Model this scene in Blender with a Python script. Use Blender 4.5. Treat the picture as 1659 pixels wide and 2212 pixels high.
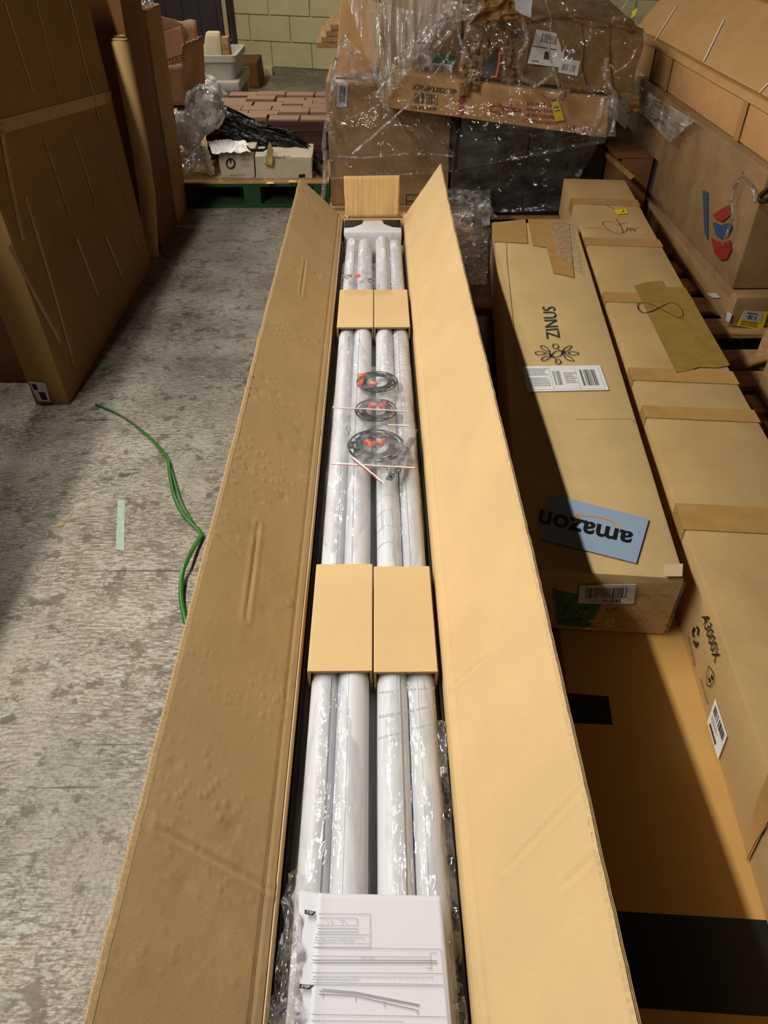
import bpy, bmesh, math, random
from mathutils import Vector, Matrix, noise
random.seed(7)
S = bpy.context.scene
for o in list(bpy.data.objects): bpy.data.objects.remove(o)
COL = S.collection
V = Vector

# ------------------------------------------------------------------ camera
TH, YAW, FPX, CX, CY, HC = math.radians(40.2), math.radians(0.56), 1600.0, 829.5, 1106.0, 1.5
cam = bpy.data.objects.new('camera', bpy.data.cameras.new('camera')); COL.objects.link(cam)
cam.data.sensor_fit = 'VERTICAL'; cam.data.sensor_height = 36.0; cam.data.lens = 36.0*FPX/2212.0
cam.data.clip_start = 0.02; cam.data.clip_end = 60
cam.location = (0, 0, HC); cam.rotation_euler = (math.pi/2-TH, 0, -YAW)
S.camera = cam
# ------------------------------------------------------------------ world, lamps, exposure
W = bpy.data.worlds.new('warehouse_air'); S.world = W; W.use_nodes = True
W.node_tree.nodes['Background'].inputs[0].default_value = (1.0, 0.9, 0.74, 1)
W.node_tree.nodes['Background'].inputs[1].default_value = 0.014
def area(name, loc, sx, sy, power, color, rot=(0, 0, 0)):
    l = bpy.data.lights.new(name, 'AREA'); l.shape = 'RECTANGLE'; l.size = sx; l.size_y = sy
    l.energy = power; l.color = color
    o = bpy.data.objects.new(name, l); COL.objects.link(o); o.location = loc; o.rotation_euler = rot
    return o
area('strip_lamp', (-1.40, 1.35, 2.60), 0.07, 3.2, 84, (1.0, 0.95, 0.86), (0, math.radians(-22), 0))
area('strip_lamp_rear', (-1.75, 6.0, 2.75), 0.12, 3.4, 60, (1.0, 0.93, 0.80), (0, math.radians(-15), 0))
S.view_settings.view_transform = 'Standard'; S.view_settings.look = 'None'
S.view_settings.gamma = 1.0; S.view_settings.use_curve_mapping = False
S.view_settings.exposure = 0.28
S.cycles.max_bounces = 10; S.cycles.transparent_max_bounces = 24
S.cycles.use_denoising = True

# ------------------------------------------------------------------ helpers: rays through the photograph
_h = V((math.sin(YAW), math.cos(YAW), 0)); _r = V((math.cos(YAW), -math.sin(YAW), 0))
_f = _h*math.cos(TH)+V((0, 0, -math.sin(TH))); _u = _h*math.sin(TH)+V((0, 0, math.cos(TH)))
CP = V((0, 0, HC))
def ray(x, y): return _f+_r*((x-CX)/FPX)-_u*((y-CY)/FPX)
def PZ(x, y, z): d = ray(x, y); return CP+d*((z-HC)/d.z)
def PY(x, y, Y): d = ray(x, y); return CP+d*(Y/d.y)
def PX(x, y, X): d = ray(x, y); return CP+d*(X/d.x)
class Plane:
    def __init__(s, p, a, b):
        s.p = V(p); s.n = (V(a)-s.p).cross(V(b)-s.p).normalized()
        if s.n.dot(CP-s.p) < 0: s.n = -s.n
    def hit(s, x, y):
        d = ray(x, y); return CP+d*((s.p-CP).dot(s.n)/d.dot(s.n))
ZP = lambda z: Plane((0, 0, z), (1, 0, z), (0, 1, z))

# ------------------------------------------------------------------ materials
def lin(c): return tuple(((v/255)/12.92 if v <= 10 else (((v/255)+.055)/1.055)**2.4) for v in c)+(1.0,)
class NT:
    def __init__(s, name):
        s.m = bpy.data.materials.new(name); s.m.use_nodes = True; s.t = s.m.node_tree
        s.b = s.t.nodes['Principled BSDF']; s.out = s.t.nodes['Material Output']
        s.tc = s.t.nodes.new('ShaderNodeTexCoord')
    def n(s, typ, **k):
        q = s.t.nodes.new(typ)
        for a, v in k.items():
            if a.startswith('i_'):
                key = a[2:]; key = int(key) if key.isdigit() else key.replace('_', ' ')
                q.inputs[key].default_value = v
            else: setattr(q, a, v)
        return q
    def l(s, a, b): s.t.links.new(a, b)
    def vec(s, scale=(1, 1, 1), rot=(0, 0, 0), kind='Object'):
        m = s.n('ShaderNodeMapping'); m.inputs['Scale'].default_value = scale; m.inputs['Rotation'].default_value = rot
        s.l(s.tc.outputs[kind], m.inputs['Vector']); return m.outputs['Vector']
    def noise(s, scale, detail=3, vec=None, rough=.5, dist=0):
        q = s.n('ShaderNodeTexNoise', i_Scale=scale, i_Detail=detail, i_Roughness=rough, i_Distortion=dist)
        s.l(vec if vec is not None else s.tc.outputs['Object'], q.inputs['Vector']); return q.outputs['Fac']
    def ramp(s, fac, stops):
        q = s.n('ShaderNodeValToRGB'); e = q.color_ramp.elements
        while len(e) < len(stops): e.new(.5)
        for i, (p, c) in enumerate(stops): e[i].position = p; e[i].color = c if len(c) == 4 else tuple(c)+(1,)
        s.l(fac, q.inputs['Fac']); return q.outputs['Color']
    def mix(s, fac, a, b, mode='MIX'):
        q = s.n('ShaderNodeMix', data_type='RGBA', blend_type=mode)
        for v, i in ((fac, 0), (a, 6), (b, 7)):
            if isinstance(v, (int, float, tuple)): q.inputs[i].default_value = v
            else: s.l(v, q.inputs[i])
        return q.outputs[2]
    def bump(s, h, dist=.001, strength=1.0, prev=None):
        q = s.n('ShaderNodeBump'); q.inputs['Distance'].default_value = dist; q.inputs['Strength'].default_value = strength
        s.l(h, q.inputs['Height'])
        if prev is not None: s.l(prev, q.inputs['Normal'])
        return q.outputs['Normal']
G = lambda v: (v, v, v, 1)
def cardboard(name, c, flute=None, dirt=.10, rough=.72, blotch=.16, dents=0.0, stripes=0.0, coat=0.0):
    t = NT(name); base = lin(c)
    f1 = t.ramp(t.noise(520, 2), [(.3, G(1-dirt)), (.7, G(1.04))])
    f2 = t.ramp(t.noise(5.5, 5, rough=.6), [(.3, G(1-blotch)), (.7, G(1.06))])
    col = t.mix(1.0, base, f1, 'MULTIPLY'); col = t.mix(1.0, col, f2, 'MULTIPLY')
    nrm = t.bump(t.noise(260, 3), .0004, .6)
    nrm = t.bump(t.noise(9, 3), .006, .35, nrm)
    if flute is not None:
        w = t.n('ShaderNodeTexWave', i_Scale=70.0, bands_direction='XYZ'[flute]); w.inputs['Distortion'].default_value = .6
        t.l(t.tc.outputs['Object'], w.inputs['Vector'])
        nrm = t.bump(w.outputs['Fac'], .0012, .25, nrm)
        if stripes:
            w2 = t.noise(1.0, 4, t.vec((170, 3, 3) if flute == 0 else (3, 170, 3)))
            col = t.mix(1.0, col, t.ramp(w2, [(.35, G(1-stripes)), (.65, G(1+stripes))]), 'MULTIPLY')
    if dents:
        v = t.n('ShaderNodeTexVoronoi', i_Scale=58.0); t.l(t.vec((1, .8, 1)), v.inputs['Vector'])
        d = t.ramp(v.outputs['Distance'], [(.0, G(1)), (.45, G(0))])
        msk = t.ramp(t.noise(4.5, 2), [(.42, G(0)), (.62, G(1))])
        nrm = t.bump(t.mix(1.0, d, msk, 'MULTIPLY'), .0030*dents, .6, nrm)
    t.l(col, t.b.inputs['Base Color']); t.l(nrm, t.b.inputs['Normal'])
    t.b.inputs['Roughness'].default_value = rough; t.b.inputs['Specular IOR Level'].default_value = .25
    if coat: t.b.inputs['Coat Weight'].default_value = coat; t.b.inputs['Coat Roughness'].default_value = .22
    return t.m
def plain(name, c, rough=.5, spec=.5, var=.08, scale=30, metal=0, coat=0, bump=0):
    t = NT(name)
    col = t.mix(1.0, lin(c), t.ramp(t.noise(scale, 3), [(.3, G(1-var)), (.7, G(1+var*.5))]), 'MULTIPLY')
    t.l(col, t.b.inputs['Base Color']); t.b.inputs['Roughness'].default_value = rough
    t.b.inputs['Specular IOR Level'].default_value = spec; t.b.inputs['Metallic'].default_value = metal
    if coat: t.b.inputs['Coat Weight'].default_value = coat; t.b.inputs['Coat Roughness'].default_value = .2
    if bump: t.l(t.bump(t.noise(scale*3, 4), bump, .7), t.b.inputs['Normal'])
    return t.m
def film(name, base=.10, haze=.06, rough=.06, scale=28, tilt=.9, aniso=(1, 1, 1), tint=(.93, .94, .95, 1), gl=.6, warp=.5):
    """thin clear plastic: mostly see-through, a little milky, with sharp glints on its creased facets"""
    t = NT(name); t.t.nodes.remove(t.b)
    vec = t.vec(aniso)
    geo = t.n('ShaderNodeNewGeometry'); nr = geo.outputs['Normal']
    wn_ = t.n('ShaderNodeTexNoise', i_Scale=scale*.6, i_Detail=3.0); t.l(vec, wn_.inputs['Vector'])
    off = t.n('ShaderNodeVectorMath', operation='SCALE'); t.l(wn_.outputs['Color'], off.inputs[0]); off.inputs['Scale'].default_value = warp*3.0/scale
    pv = t.n('ShaderNodeVectorMath', operation='ADD'); t.l(vec, pv.inputs[0]); t.l(off.outputs[0], pv.inputs[1])
    for sc, k in ((scale*.45, tilt*.8), (scale*1.3, tilt*.75), (scale*3.6, tilt*.55)):
        v = t.n('ShaderNodeTexVoronoi', i_Scale=sc); t.l(pv.outputs[0], v.inputs['Vector'])
        c = t.n('ShaderNodeVectorMath', operation='SUBTRACT'); t.l(v.outputs['Color'], c.inputs[0]); c.inputs[1].default_value = (.5, .5, .5)
        m = t.n('ShaderNodeVectorMath', operation='SCALE'); t.l(c.outputs[0], m.inputs[0]); m.inputs['Scale'].default_value = k
        ad = t.n('ShaderNodeVectorMath', operation='ADD'); t.l(nr, ad.inputs[0]); t.l(m.outputs[0], ad.inputs[1])
        nn = t.n('ShaderNodeVectorMath', operation='NORMALIZE'); t.l(ad.outputs[0], nn.inputs[0]); nr = nn.outputs[0]
    nr = t.bump(t.noise(scale*1.6, 3, vec, .5, .6), .010, .8, nr)
    tr = t.n('ShaderNodeBsdfTransparent'); gg = t.n('ShaderNodeBsdfGlossy'); gg.inputs['Roughness'].default_value = rough
    gg.inputs['Color'].default_value = (1, 1, 1, 1)
    df = t.n('ShaderNodeBsdfDiffuse'); df.inputs['Color'].default_value = tint
    t.l(nr, gg.inputs['Normal'])
    fr = t.n('ShaderNodeFresnel'); fr.inputs['IOR'].default_value = 1.5; t.l(nr, fr.inputs['Normal'])
    mm = t.n('ShaderNodeMath', operation='MULTIPLY_ADD'); t.l(fr.outputs[0], mm.inputs[0]); mm.inputs[1].default_value = gl; mm.inputs[2].default_value = base
    cl = t.n('ShaderNodeClamp'); t.l(mm.outputs[0], cl.inputs[0]); cl.inputs['Max'].default_value = .8
    hz = t.ramp(t.noise(scale*.7, 4, vec), [(.40, G(haze*.30)), (.72, G(min(1, haze*2.2)))])
    a = t.n('ShaderNodeMixShader'); t.l(hz, a.inputs[0]); t.l(tr.outputs[0], a.inputs[1]); t.l(df.outputs[0], a.inputs[2])
    b = t.n('ShaderNodeMixShader'); t.l(cl.outputs[0], b.inputs[0]); t.l(a.outputs[0], b.inputs[1]); t.l(gg.outputs[0], b.inputs[2])
    t.l(b.outputs[0], t.out.inputs['Surface']); return t.m
def wood(name, c1, c2, axis=0, rough=.7):
    t = NT(name); sc = [40, 40, 40]; sc[axis] = 2.5
    f = t.noise(1.0, 5, t.vec(tuple(sc)), .6, .4)
    t.l(t.ramp(f, [(.3, lin(c1)), (.7, lin(c2))]), t.b.inputs['Base Color'])
    t.l(t.bump(f, .002, .5), t.b.inputs['Normal']); t.b.inputs['Roughness'].default_value = rough; return t.m
def floor_mat():
    t = NT('worn_painted_concrete')
    paint = t.ramp(t.noise(3.0, 5, rough=.6), [(.3, lin((178, 168, 154))), (.7, lin((206, 200, 186)))])
    bare = t.ramp(t.noise(9, 4), [(.3, lin((96, 86, 74))), (.7, lin((128, 114, 96)))])
    col = paint
    # curved float and scrape marks
    for k, (rot, sc, lo, hi) in enumerate(((.35, (34, 130, 1), .50, .60), (-.9, (26, 120, 1), .52, .62), (1.2, (30, 170, 1), .52, .62), (.05, (60, 150, 1), .52, .62), (.75, (20, 220, 1), .54, .62))):
        w = t.noise(1.0, 3, t.vec(sc, (0, 0, rot)), .6, .5)
        msk = t.ramp(w, [(lo, G(0)), (hi, G(1))])
        area_m = t.ramp(t.noise(2.2+k*.7, 2), [(.38, G(0)), (.60, G(.8))])
        col = t.mix(t.mix(1.0, msk, area_m, 'MULTIPLY'), col, bare)
    rg = t.n('ShaderNodeTexWave', wave_type='RINGS', rings_direction='Z', i_Scale=22.0, i_Distortion=7.0, i_Detail=3.0)
    mp = t.n('ShaderNodeMapping'); mp.inputs['Location'].default_value = (.75, -.62, 0); t.l(t.tc.outputs['Object'], mp.inputs['Vector']); t.l(mp.outputs[0], rg.inputs['Vector'])
    rgm = t.mix(1.0, t.ramp(rg.outputs['Fac'], [(.60, G(0)), (.80, G(.5))]), t.ramp(t.noise(5, 3), [(.42, G(0)), (.62, G(1))]), 'MULTIPLY')
    col = t.mix(rgm, col, bare)
    fs_ = t.ramp(t.noise(110, 4, rough=.7), [(.50, G(0)), (.62, G(.7))]); col = t.mix(t.mix(1.0, fs_, G(.75), 'MULTIPLY'), col, bare)
    sp = t.ramp(t.noise(14, 6, rough=.68), [(.55, G(0)), (.60, G(.85))]); col = t.mix(sp, col, bare)
    wh = t.ramp(t.noise(26, 4, t.vec((1, 1.8, 1), (0, 0, 1.1))), [(.60, G(0)), (.70, G(.45))]); col = t.mix(wh, col, lin((206, 212, 202)))
    st = t.ramp(t.noise(1.7, 4), [(.35, G(.72)), (.65, G(1.04))]); col = t.mix(1.0, col, st, 'MULTIPLY')
    # a long thin scratch family
    for rot, loc in ((.95, 3.1), (-.45, 8.4)):
        s_ = t.noise(1.0, 1, t.vec((1.3, 42, 1), (0, 0, rot)), .5, 0)
        col = t.mix(t.ramp(s_, [(.735, G(0)), (.76, G(.7))]), col, lin((60, 54, 48)))
    # colour darkened towards the back of the aisle
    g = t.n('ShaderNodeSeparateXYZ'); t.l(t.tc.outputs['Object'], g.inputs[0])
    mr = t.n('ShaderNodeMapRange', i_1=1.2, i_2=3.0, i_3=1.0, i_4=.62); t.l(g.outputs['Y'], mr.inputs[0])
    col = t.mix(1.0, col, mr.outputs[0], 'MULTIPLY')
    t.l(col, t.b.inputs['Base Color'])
    n = t.bump(t.noise(60, 5), .0025, .5); t.l(t.bump(rgm, .0015, .5, n), t.b.inputs['Normal'])
    t.b.inputs['Roughness'].default_value = .55; t.b.inputs['Specular IOR Level'].default_value = .35
    return t.m
M = {}
M['floor'] = floor_mat()
M['card'] = cardboard('fresh_cardboard', (218, 186, 136), None, dirt=.05, blotch=.05)
M['card_shaded'] = cardboard('shaded_cardboard', (194, 162, 116), None, dirt=.07, blotch=.08, dents=.45)  # darker copy of the fresh board; the left flap's shade is in its colour
M['card_stripe'] = cardboard('fluted_cardboard', (214, 178, 120), 0, dirt=.05, blotch=.05, stripes=.14)
M['card_zin'] = cardboard('smooth_tan_cardboard', (204, 174, 122), None, blotch=.08)
M['card_a3'] = cardboard('speckled_cardboard', (196, 162, 110), None, dirt=.16, blotch=.14)
M['card_brown'] = cardboard('orange_brown_cardboard', (204, 160, 92), None, blotch=.06)
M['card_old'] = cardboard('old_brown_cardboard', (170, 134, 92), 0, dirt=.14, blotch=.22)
M['card_dirty'] = cardboard('stained_cardboard', (150, 112, 64), 0, dirt=.2, blotch=.42, coat=.35)
M['card_right'] = cardboard('right_stack_cardboard', (206, 158, 104), None, blotch=.12)
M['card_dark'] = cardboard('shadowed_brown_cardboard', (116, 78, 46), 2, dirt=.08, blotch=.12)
M['card_tall'] = cardboard('tall_carton_cardboard', (152, 120, 70), 2, dirt=.07, blotch=.14)
M['card_pink'] = cardboard('pinkish_cardboard', (190, 152, 124), None, blotch=.18)
M['white_card'] = cardboard('white_printed_cardboard', (196, 186, 164), None, blotch=.15)
M['torn_card'] = cardboard('torn_kraft_layer', (196, 168, 118), 0, stripes=.2, blotch=.3)
M['torn_edge'] = plain('raw_cardboard_edge', (236, 208, 156), .85, .2)
M['flute'] = plain('raw_flutes', (214, 184, 136), .85, .2, .2, 200)
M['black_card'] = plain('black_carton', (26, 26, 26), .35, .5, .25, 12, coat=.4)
M['print_black'] = plain('black_print', (20, 19, 18), .5, .4)
M['print_grey'] = plain('grey_print', (146, 146, 150), .6, .3)
M['print_dark'] = plain('dark_green_print', (52, 62, 58), .6, .3)
M['marker'] = plain('marker_ink', (40, 30, 28), .5, .4)
M['label_white'] = plain('white_label_paper', (232, 232, 230), .5, .4, .04)
M['label_grey'] = plain('grey_label_paper', (196, 200, 206), .5, .4, .06)
M['paper'] = plain('white_paper', (222, 223, 232), .65, .3, .03, 8)
M['amz'] = plain('grey_blue_tape', (146, 166, 190), .35, .5, .05, 8, bump=.0006)
M['orange'] = plain('orange_print', (222, 140, 52), .5, .4)
M['orange_nut'] = plain('orange_plastic', (238, 84, 40), .35, .5, coat=.4)
M['red_print'] = plain('red_print', (168, 44, 38), .6, .3, .15, 60)
M['blue_print'] = plain('blue_print', (50, 88, 124), .6, .3, .15, 60)
M['yellow'] = plain('yellow_label', (240, 214, 30), .5, .4)
M['green_label'] = plain('green_label', (30, 118, 58), .5, .4, .2, 40)
M['pallet_green'] = wood('green_painted_wood', (18, 54, 24), (28, 76, 34), 0)
M['pallet_wood'] = wood('pallet_pine', (150, 112, 70), (196, 158, 108), 0)
M['pallet_wood_y'] = wood('pallet_pine_y', (140, 104, 66), (186, 148, 100), 1)
M['plank'] = wood('reddish_parquet', (126, 94, 74), (170, 138, 114), 0)
M['plank_dark'] = wood('dark_parquet_bundle', (58, 32, 26), (84, 50, 38), 0)
M['tube'] = plain('white_tube_wrap', (214, 217, 224), .42, .45, .02, 20)
M['foam'] = plain('white_foam', (222, 222, 228), .6, .3, .03)
M['metal'] = plain('grey_steel', (112, 120, 120), .4, .5, .1, 60, metal=.15)
M['disc'] = plain('black_painted_disc', (30, 36, 40), .4, .5, .1, 60)
M['screw'] = plain('bright_screws', (200, 200, 205), .25, .5, .1, 60, metal=1)
M['tub'] = plain('grey_plastic_tub', (196, 192, 180), .5, .4, .12, 10)
M['tub_beige'] = plain('beige_plastic', (218, 204, 172), .5, .4, .1, 10)
M['strap'] = plain('green_strapping', (52, 120, 46), .3, .6, .1, 60, coat=.3)
M['door'] = plain('dark_grey_door', (78, 70, 74), .6, .3, .12, 3)
M['pipe'] = plain('dark_pipe', (58, 50, 44), .5, .4)
M['wall'] = plain('cream_painted_block', (220, 208, 160), .6, .35, .10, 5, bump=.002)
M['mortar'] = plain('cream_painted_joint', (212, 200, 152), .7, .3, .1, 20)
M['tape'] = plain('brown_packing_tape', (186, 144, 86), .3, .5, .10, 25, coat=.3)
M['tape_olive'] = plain('olive_packing_tape', (152, 124, 58), .32, .5, .14, 30, coat=.3, bump=.0006)
M['tape_pale'] = plain('pale_packing_tape', (166, 130, 80), .35, .5, .12, 20, coat=.3)
M['tape_shine'] = plain('clear_tape_strip', (214, 186, 150), .25, .6, .10, 20, coat=.5)
M['film_bag'] = film('clear_poly_bag', .06, .05, .05, 26, .62, (1, .35, 1), gl=.22)
M['film_zip'] = film('zip_bag_film', .03, .09, .05, 70, .7, (1, 1, 1), (.80, .84, .90, 1), gl=.18)
M['film_wrap'] = film('stretch_film', .05, .03, .07, 16, .9, (1, .5, 1.4), (.9, .88, .84, 1), gl=.4)
M['film_tight'] = film('tight_stretch_film', .04, .03, .16, 3, .35, (1, .4, 1), (.8, .78, .74, 1), gl=.25)
M['film_pleat'] = film('pleated_stretch_film', .10, .26, .14, 9, .8, (6, 1, .45), (.92, .88, .8, 1))  # dense milky film, its haze raised to stand in for white glints
M['film_scrunch'] = film('scrunched_film', .10, .10, .08, 34, 1.3, (1, 1, 1), (.9, .9, .9, 1), .9)
M['film_clear'] = film('crumpled_clear_film', .07, .06, .05, 22, 1.2, (1, 1, 1), (.85, .88, .95, 1), .9)
M['film_white'] = film('milky_film_bag', .06, .42, .12, 18, 1.1, (1, 1, 1), (.85, .82, .82, 1))
bf = NT('black_film'); bf.b.inputs['Base Color'].default_value = (.006, .006, .007, 1); bf.b.inputs['Roughness'].default_value = .08
_g = bf.n('ShaderNodeNewGeometry').outputs['Normal']
for _s, _k in ((9, .9), (30, .8)):
    _v = bf.n('ShaderNodeTexVoronoi', i_Scale=_s); bf.l(bf.vec((1, 2.4, 2.4), (0, .4, .5)), _v.inputs['Vector'])
    _c = bf.n('ShaderNodeVectorMath', operation='SUBTRACT'); bf.l(_v.outputs['Color'], _c.inputs[0]); _c.inputs[1].default_value = (.5, .5, .5)
    _m = bf.n('ShaderNodeVectorMath', operation='SCALE'); bf.l(_c.outputs[0], _m.inputs[0]); _m.inputs['Scale'].default_value = _k
    _a = bf.n('ShaderNodeVectorMath', operation='ADD'); bf.l(_g, _a.inputs[0]); bf.l(_m.outputs[0], _a.inputs[1])
    _q = bf.n('ShaderNodeVectorMath', operation='NORMALIZE'); bf.l(_a.outputs[0], _q.inputs[0]); _g = _q.outputs[0]
_n = bf.bump(bf.noise(24, 4, bf.vec((1, 2.2, 2.2), (0, 0, .5)), .6, .8), .03, .8, _g); bf.l(_n, bf.b.inputs['Normal']); M['black_film'] = bf.m
tb = NT('ribbed_white_wrap'); w_ = tb.n('ShaderNodeTexWave', i_Scale=9.0, bands_direction='Y'); w_.inputs['Distortion'].default_value = 2.5; w_.inputs['Detail'].default_value = 2
tb.l(tb.tc.outputs['Object'], w_.inputs['Vector']); tb.b.inputs['Base Color'].default_value = lin((226, 226, 230)); tb.b.inputs['Roughness'].default_value = .3
tb.l(tb.bump(w_.outputs['Fac'], .012, .8), tb.b.inputs['Normal']); M['tube_ribbed'] = tb.m

# ------------------------------------------------------------------ scene-graph helpers
def put(name, me, mat, parent=None):
    o = bpy.data.objects.new(name, me); COL.objects.link(o)
    if mat is not None and len(me.materials) == 0: me.materials.append(M[mat] if isinstance(mat, str) else mat)
    if parent is not None: o.parent = parent
    return o
def tag(o, label=None, cat=None, group=None, kind=None):
    if label: o['label'] = label
    if cat: o['category'] = cat
    if group: o['group'] = group
    if kind: o['kind'] = kind
    return o
def thing(name, label, cat, loc=(0, 0, 0), rz=0.0, group=None):
    o = bpy.data.objects.new(name, None); COL.objects.link(o); o.location = loc; o.rotation_euler = (0, 0, rz)
    o.empty_display_size = .05
    o['mx'] = 0; del o['mx']
    return tag(o, label, cat, group)
def inv(o):
    m = Matrix.Identity(4)
    while o is not None:
        m = m @ (Matrix.Translation(o.location) @ o.rotation_euler.to_matrix().to_4x4()).inverted(); o = o.parent
    return m
def mesh(name, vs, fs, smooth=False):
    me = bpy.data.meshes.new(name); me.from_pydata([tuple(v) for v in vs], [], fs); me.update()
    if smooth:
        for p in me.polygons: p.use_smooth = True
    return me
def wpart(name, vs, fs, mat, parent=None, smooth=False):
    """a part whose vertices are given in world space"""
    m = inv(parent); return put(name, mesh(name, [m @ V(v) for v in vs], fs, smooth), mat, parent)
BOXF = [(0, 3, 2, 1), (4, 5, 6, 7), (0, 1, 5, 4), (1, 2, 6, 5), (2, 3, 7, 6), (3, 0, 4, 7)]
def boxv(x0, y0, z0, x1, y1, z1):
    return [V(p) for p in ((x0, y0, z0), (x1, y0, z0), (x1, y1, z0), (x0, y1, z0), (x0, y0, z1), (x1, y0, z1), (x1, y1, z1), (x0, y1, z1))]
def wbox(name, b, mat, parent=None): return wpart(name, boxv(*b), BOXF, mat, parent)
def carton_geo(c, bev=.008, amp=.004, cuts=10, seed=0.0, nscale=4.0):
    """c: 8 corners (bottom ring, top ring). Bevelled, slightly slumped carton body"""
    lx = ((c[1]-c[0]).length+(c[6]-c[7]).length)/2; ly = ((c[3]-c[0]).length+(c[6]-c[5]).length)/2; lz = ((c[4]-c[0]).length+(c[6]-c[2]).length)/2
    bm = bmesh.new(); bmesh.ops.create_cube(bm, size=1.0)
    for v in bm.verts: v.co = V(((v.co.x+.5)*lx, (v.co.y+.5)*ly, (v.co.z+.5)*lz))
    bmesh.ops.bevel(bm, geom=list(bm.edges), offset=bev, segments=2, affect='EDGES', profile=.6)
    L = max(lx, ly, lz)
    for ax, l in ((0, lx), (1, ly), (2, lz)):
        k = max(1, int(cuts*l/L))
        for i in range(1, k+1):
            co = [lx/2, ly/2, lz/2]; co[ax] = l*i/(k+1); no = [0, 0, 0]; no[ax] = 1
            bmesh.ops.bisect_plane(bm, geom=list(bm.verts)+list(bm.edges)+list(bm.faces), plane_co=co, plane_no=no)
    bm.normal_update(); vs = []
    for v in bm.verts:
        a, b, d = v.co.x/lx, v.co.y/ly, v.co.z/lz
        p = (c[0]*(1-a)*(1-b)+c[1]*a*(1-b)+c[2]*a*b+c[3]*(1-a)*b)*(1-d)+(c[4]*(1-a)*(1-b)+c[5]*a*(1-b)+c[6]*a*b+c[7]*(1-a)*b)*d
        q = p*nscale+V((seed, seed*1.7, seed*.3))
        nv = V((noise.noise(q), noise.noise(q+V((9, 3, 1))), noise.noise(q+V((2, 7, 5)))))*amp
        if d < .02: nv.z = 0
        vs.append(p+nv)
    bm.verts.index_update()
    fs = [tuple(v.index for v in f.verts) for f in bm.faces]; bm.free(); return vs, fs
def carton(name, c, mat, parent=None, **k):
    vs, fs = carton_geo([V(p) for p in c], **k)
    o = wpart(name, vs, fs, mat, parent, True)
    o.data.set_sharp_from_angle(angle=math.radians(34)); return o
class Quad:
    """a flat patch given by four world corners: text lower-left, lower-right, upper-right, upper-left"""
    def __init__(s, p0, p1, p2, p3):
        s.c = [V(p) for p in (p0, p1, p2, p3)]
        s.n = (s.c[1]-s.c[0]).cross(s.c[3]-s.c[0]).normalized()
        if s.n.dot(CP-s.c[0]) < 0: s.n = -s.n
    def at(s, u, v, h=0): c = s.c; return c[0]*(1-u)*(1-v)+c[1]*u*(1-v)+c[2]*u*v+c[3]*(1-u)*v+s.n*h
    def sub(s, u0, v0, u1, v1, h=.0): return Quad(s.at(u0, v0, h), s.at(u1, v0, h), s.at(u1, v1, h), s.at(u0, v1, h))
def plate(name, pts, n, mat, parent, lift=.0006, t=.0008):
    k = len(pts); lo = [V(p)+n*(lift-t) for p in pts]; hi = [V(p)+n*lift for p in pts]
    fs = [tuple(range(k))[::-1], tuple(range(k, 2*k))]+[(i, (i+1) % k, k+(i+1) % k, k+i) for i in range(k)]
    return wpart(name, lo+hi, fs, mat, parent)
def label(name, q, mat, parent, lift=.0016, lab=None):
    o = plate(name, q.c, q.n, mat, parent, lift, .0012); q.c = [c+q.n*lift for c in q.c]
    if lab: o['label'] = lab
    return o
def barcode(q, r, n, parent, mat='print_black', seed=1, name='barcode'):
    rnd = random.Random(seed); vs, fs = [], []; u0, v0, u1, v1 = r; w = (u1-u0)/n
    for i in range(n):
        if rnd.random() < .12: continue
        a = u0+i*w; b = a+w*rnd.choice((.3, .5, .7)); k = len(vs)
        vs += [q.at(a, v0, .0005), q.at(b, v0, .0005), q.at(b, v1, .0005), q.at(a, v1, .0005)]; fs.append((k, k+1, k+2, k+3))
    o = wpart(name, vs, fs, mat, parent); return o
def blocks(q, rects, parent, mat='print_grey', name='print', h=.0005):
    vs, fs = [], []
    for (a, b, c, d) in rects:
        k = len(vs); vs += [q.at(a, b, h), q.at(c, b, h), q.at(c, d, h), q.at(a, d, h)]; fs.append((k, k+1, k+2, k+3))
    return wpart(name, vs, fs, mat, parent)
def textlines(q, r, n, parent, mat='print_grey', seed=2, ft=.45, name='small_print'):
    rnd = random.Random(seed); out = []; u0, v0, u1, v1 = r
    for i in range(n):
        y = v1-(i+1)*(v1-v0)/n; x = u0; e = u0+(u1-u0)*rnd.uniform(.6, 1)
        while x < e:
            w = (u1-u0)*rnd.uniform(.05, .14); out.append((x, y, min(x+w, u1), y+(v1-v0)/n*ft)); x += w+(u1-u0)*.02
    return blocks(q, out, parent, mat, name)
def text(s, q, mat, parent, name='lettering', bold=0.0, h=.0006, fit=True):
    cu = bpy.data.curves.new('t', 'FONT'); cu.body = s; cu.size = 1; cu.offset = bold; cu.resolution_u = 3
    to = bpy.data.objects.new('t', cu); COL.objects.link(to)
    bpy.context.view_layer.update()
    me = bpy.data.meshes.new_from_object(to.evaluated_get(bpy.context.evaluated_depsgraph_get()))
    bpy.data.objects.remove(to); bpy.data.curves.remove(cu)
    xs = [v.co.x for v in me.vertices]; ys = [v.co.y for v in me.vertices]
    if not xs: return None
    a, b, c, d = min(xs), max(xs), min(ys), max(ys); m = inv(parent)
    for v in me.vertices: v.co = m @ q.at((v.co.x-a)/(b-a), (v.co.y-c)/(d-c), h)
    me.materials.clear(); me.update(); me.name = name
    return put(name, me, mat, parent)
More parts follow.
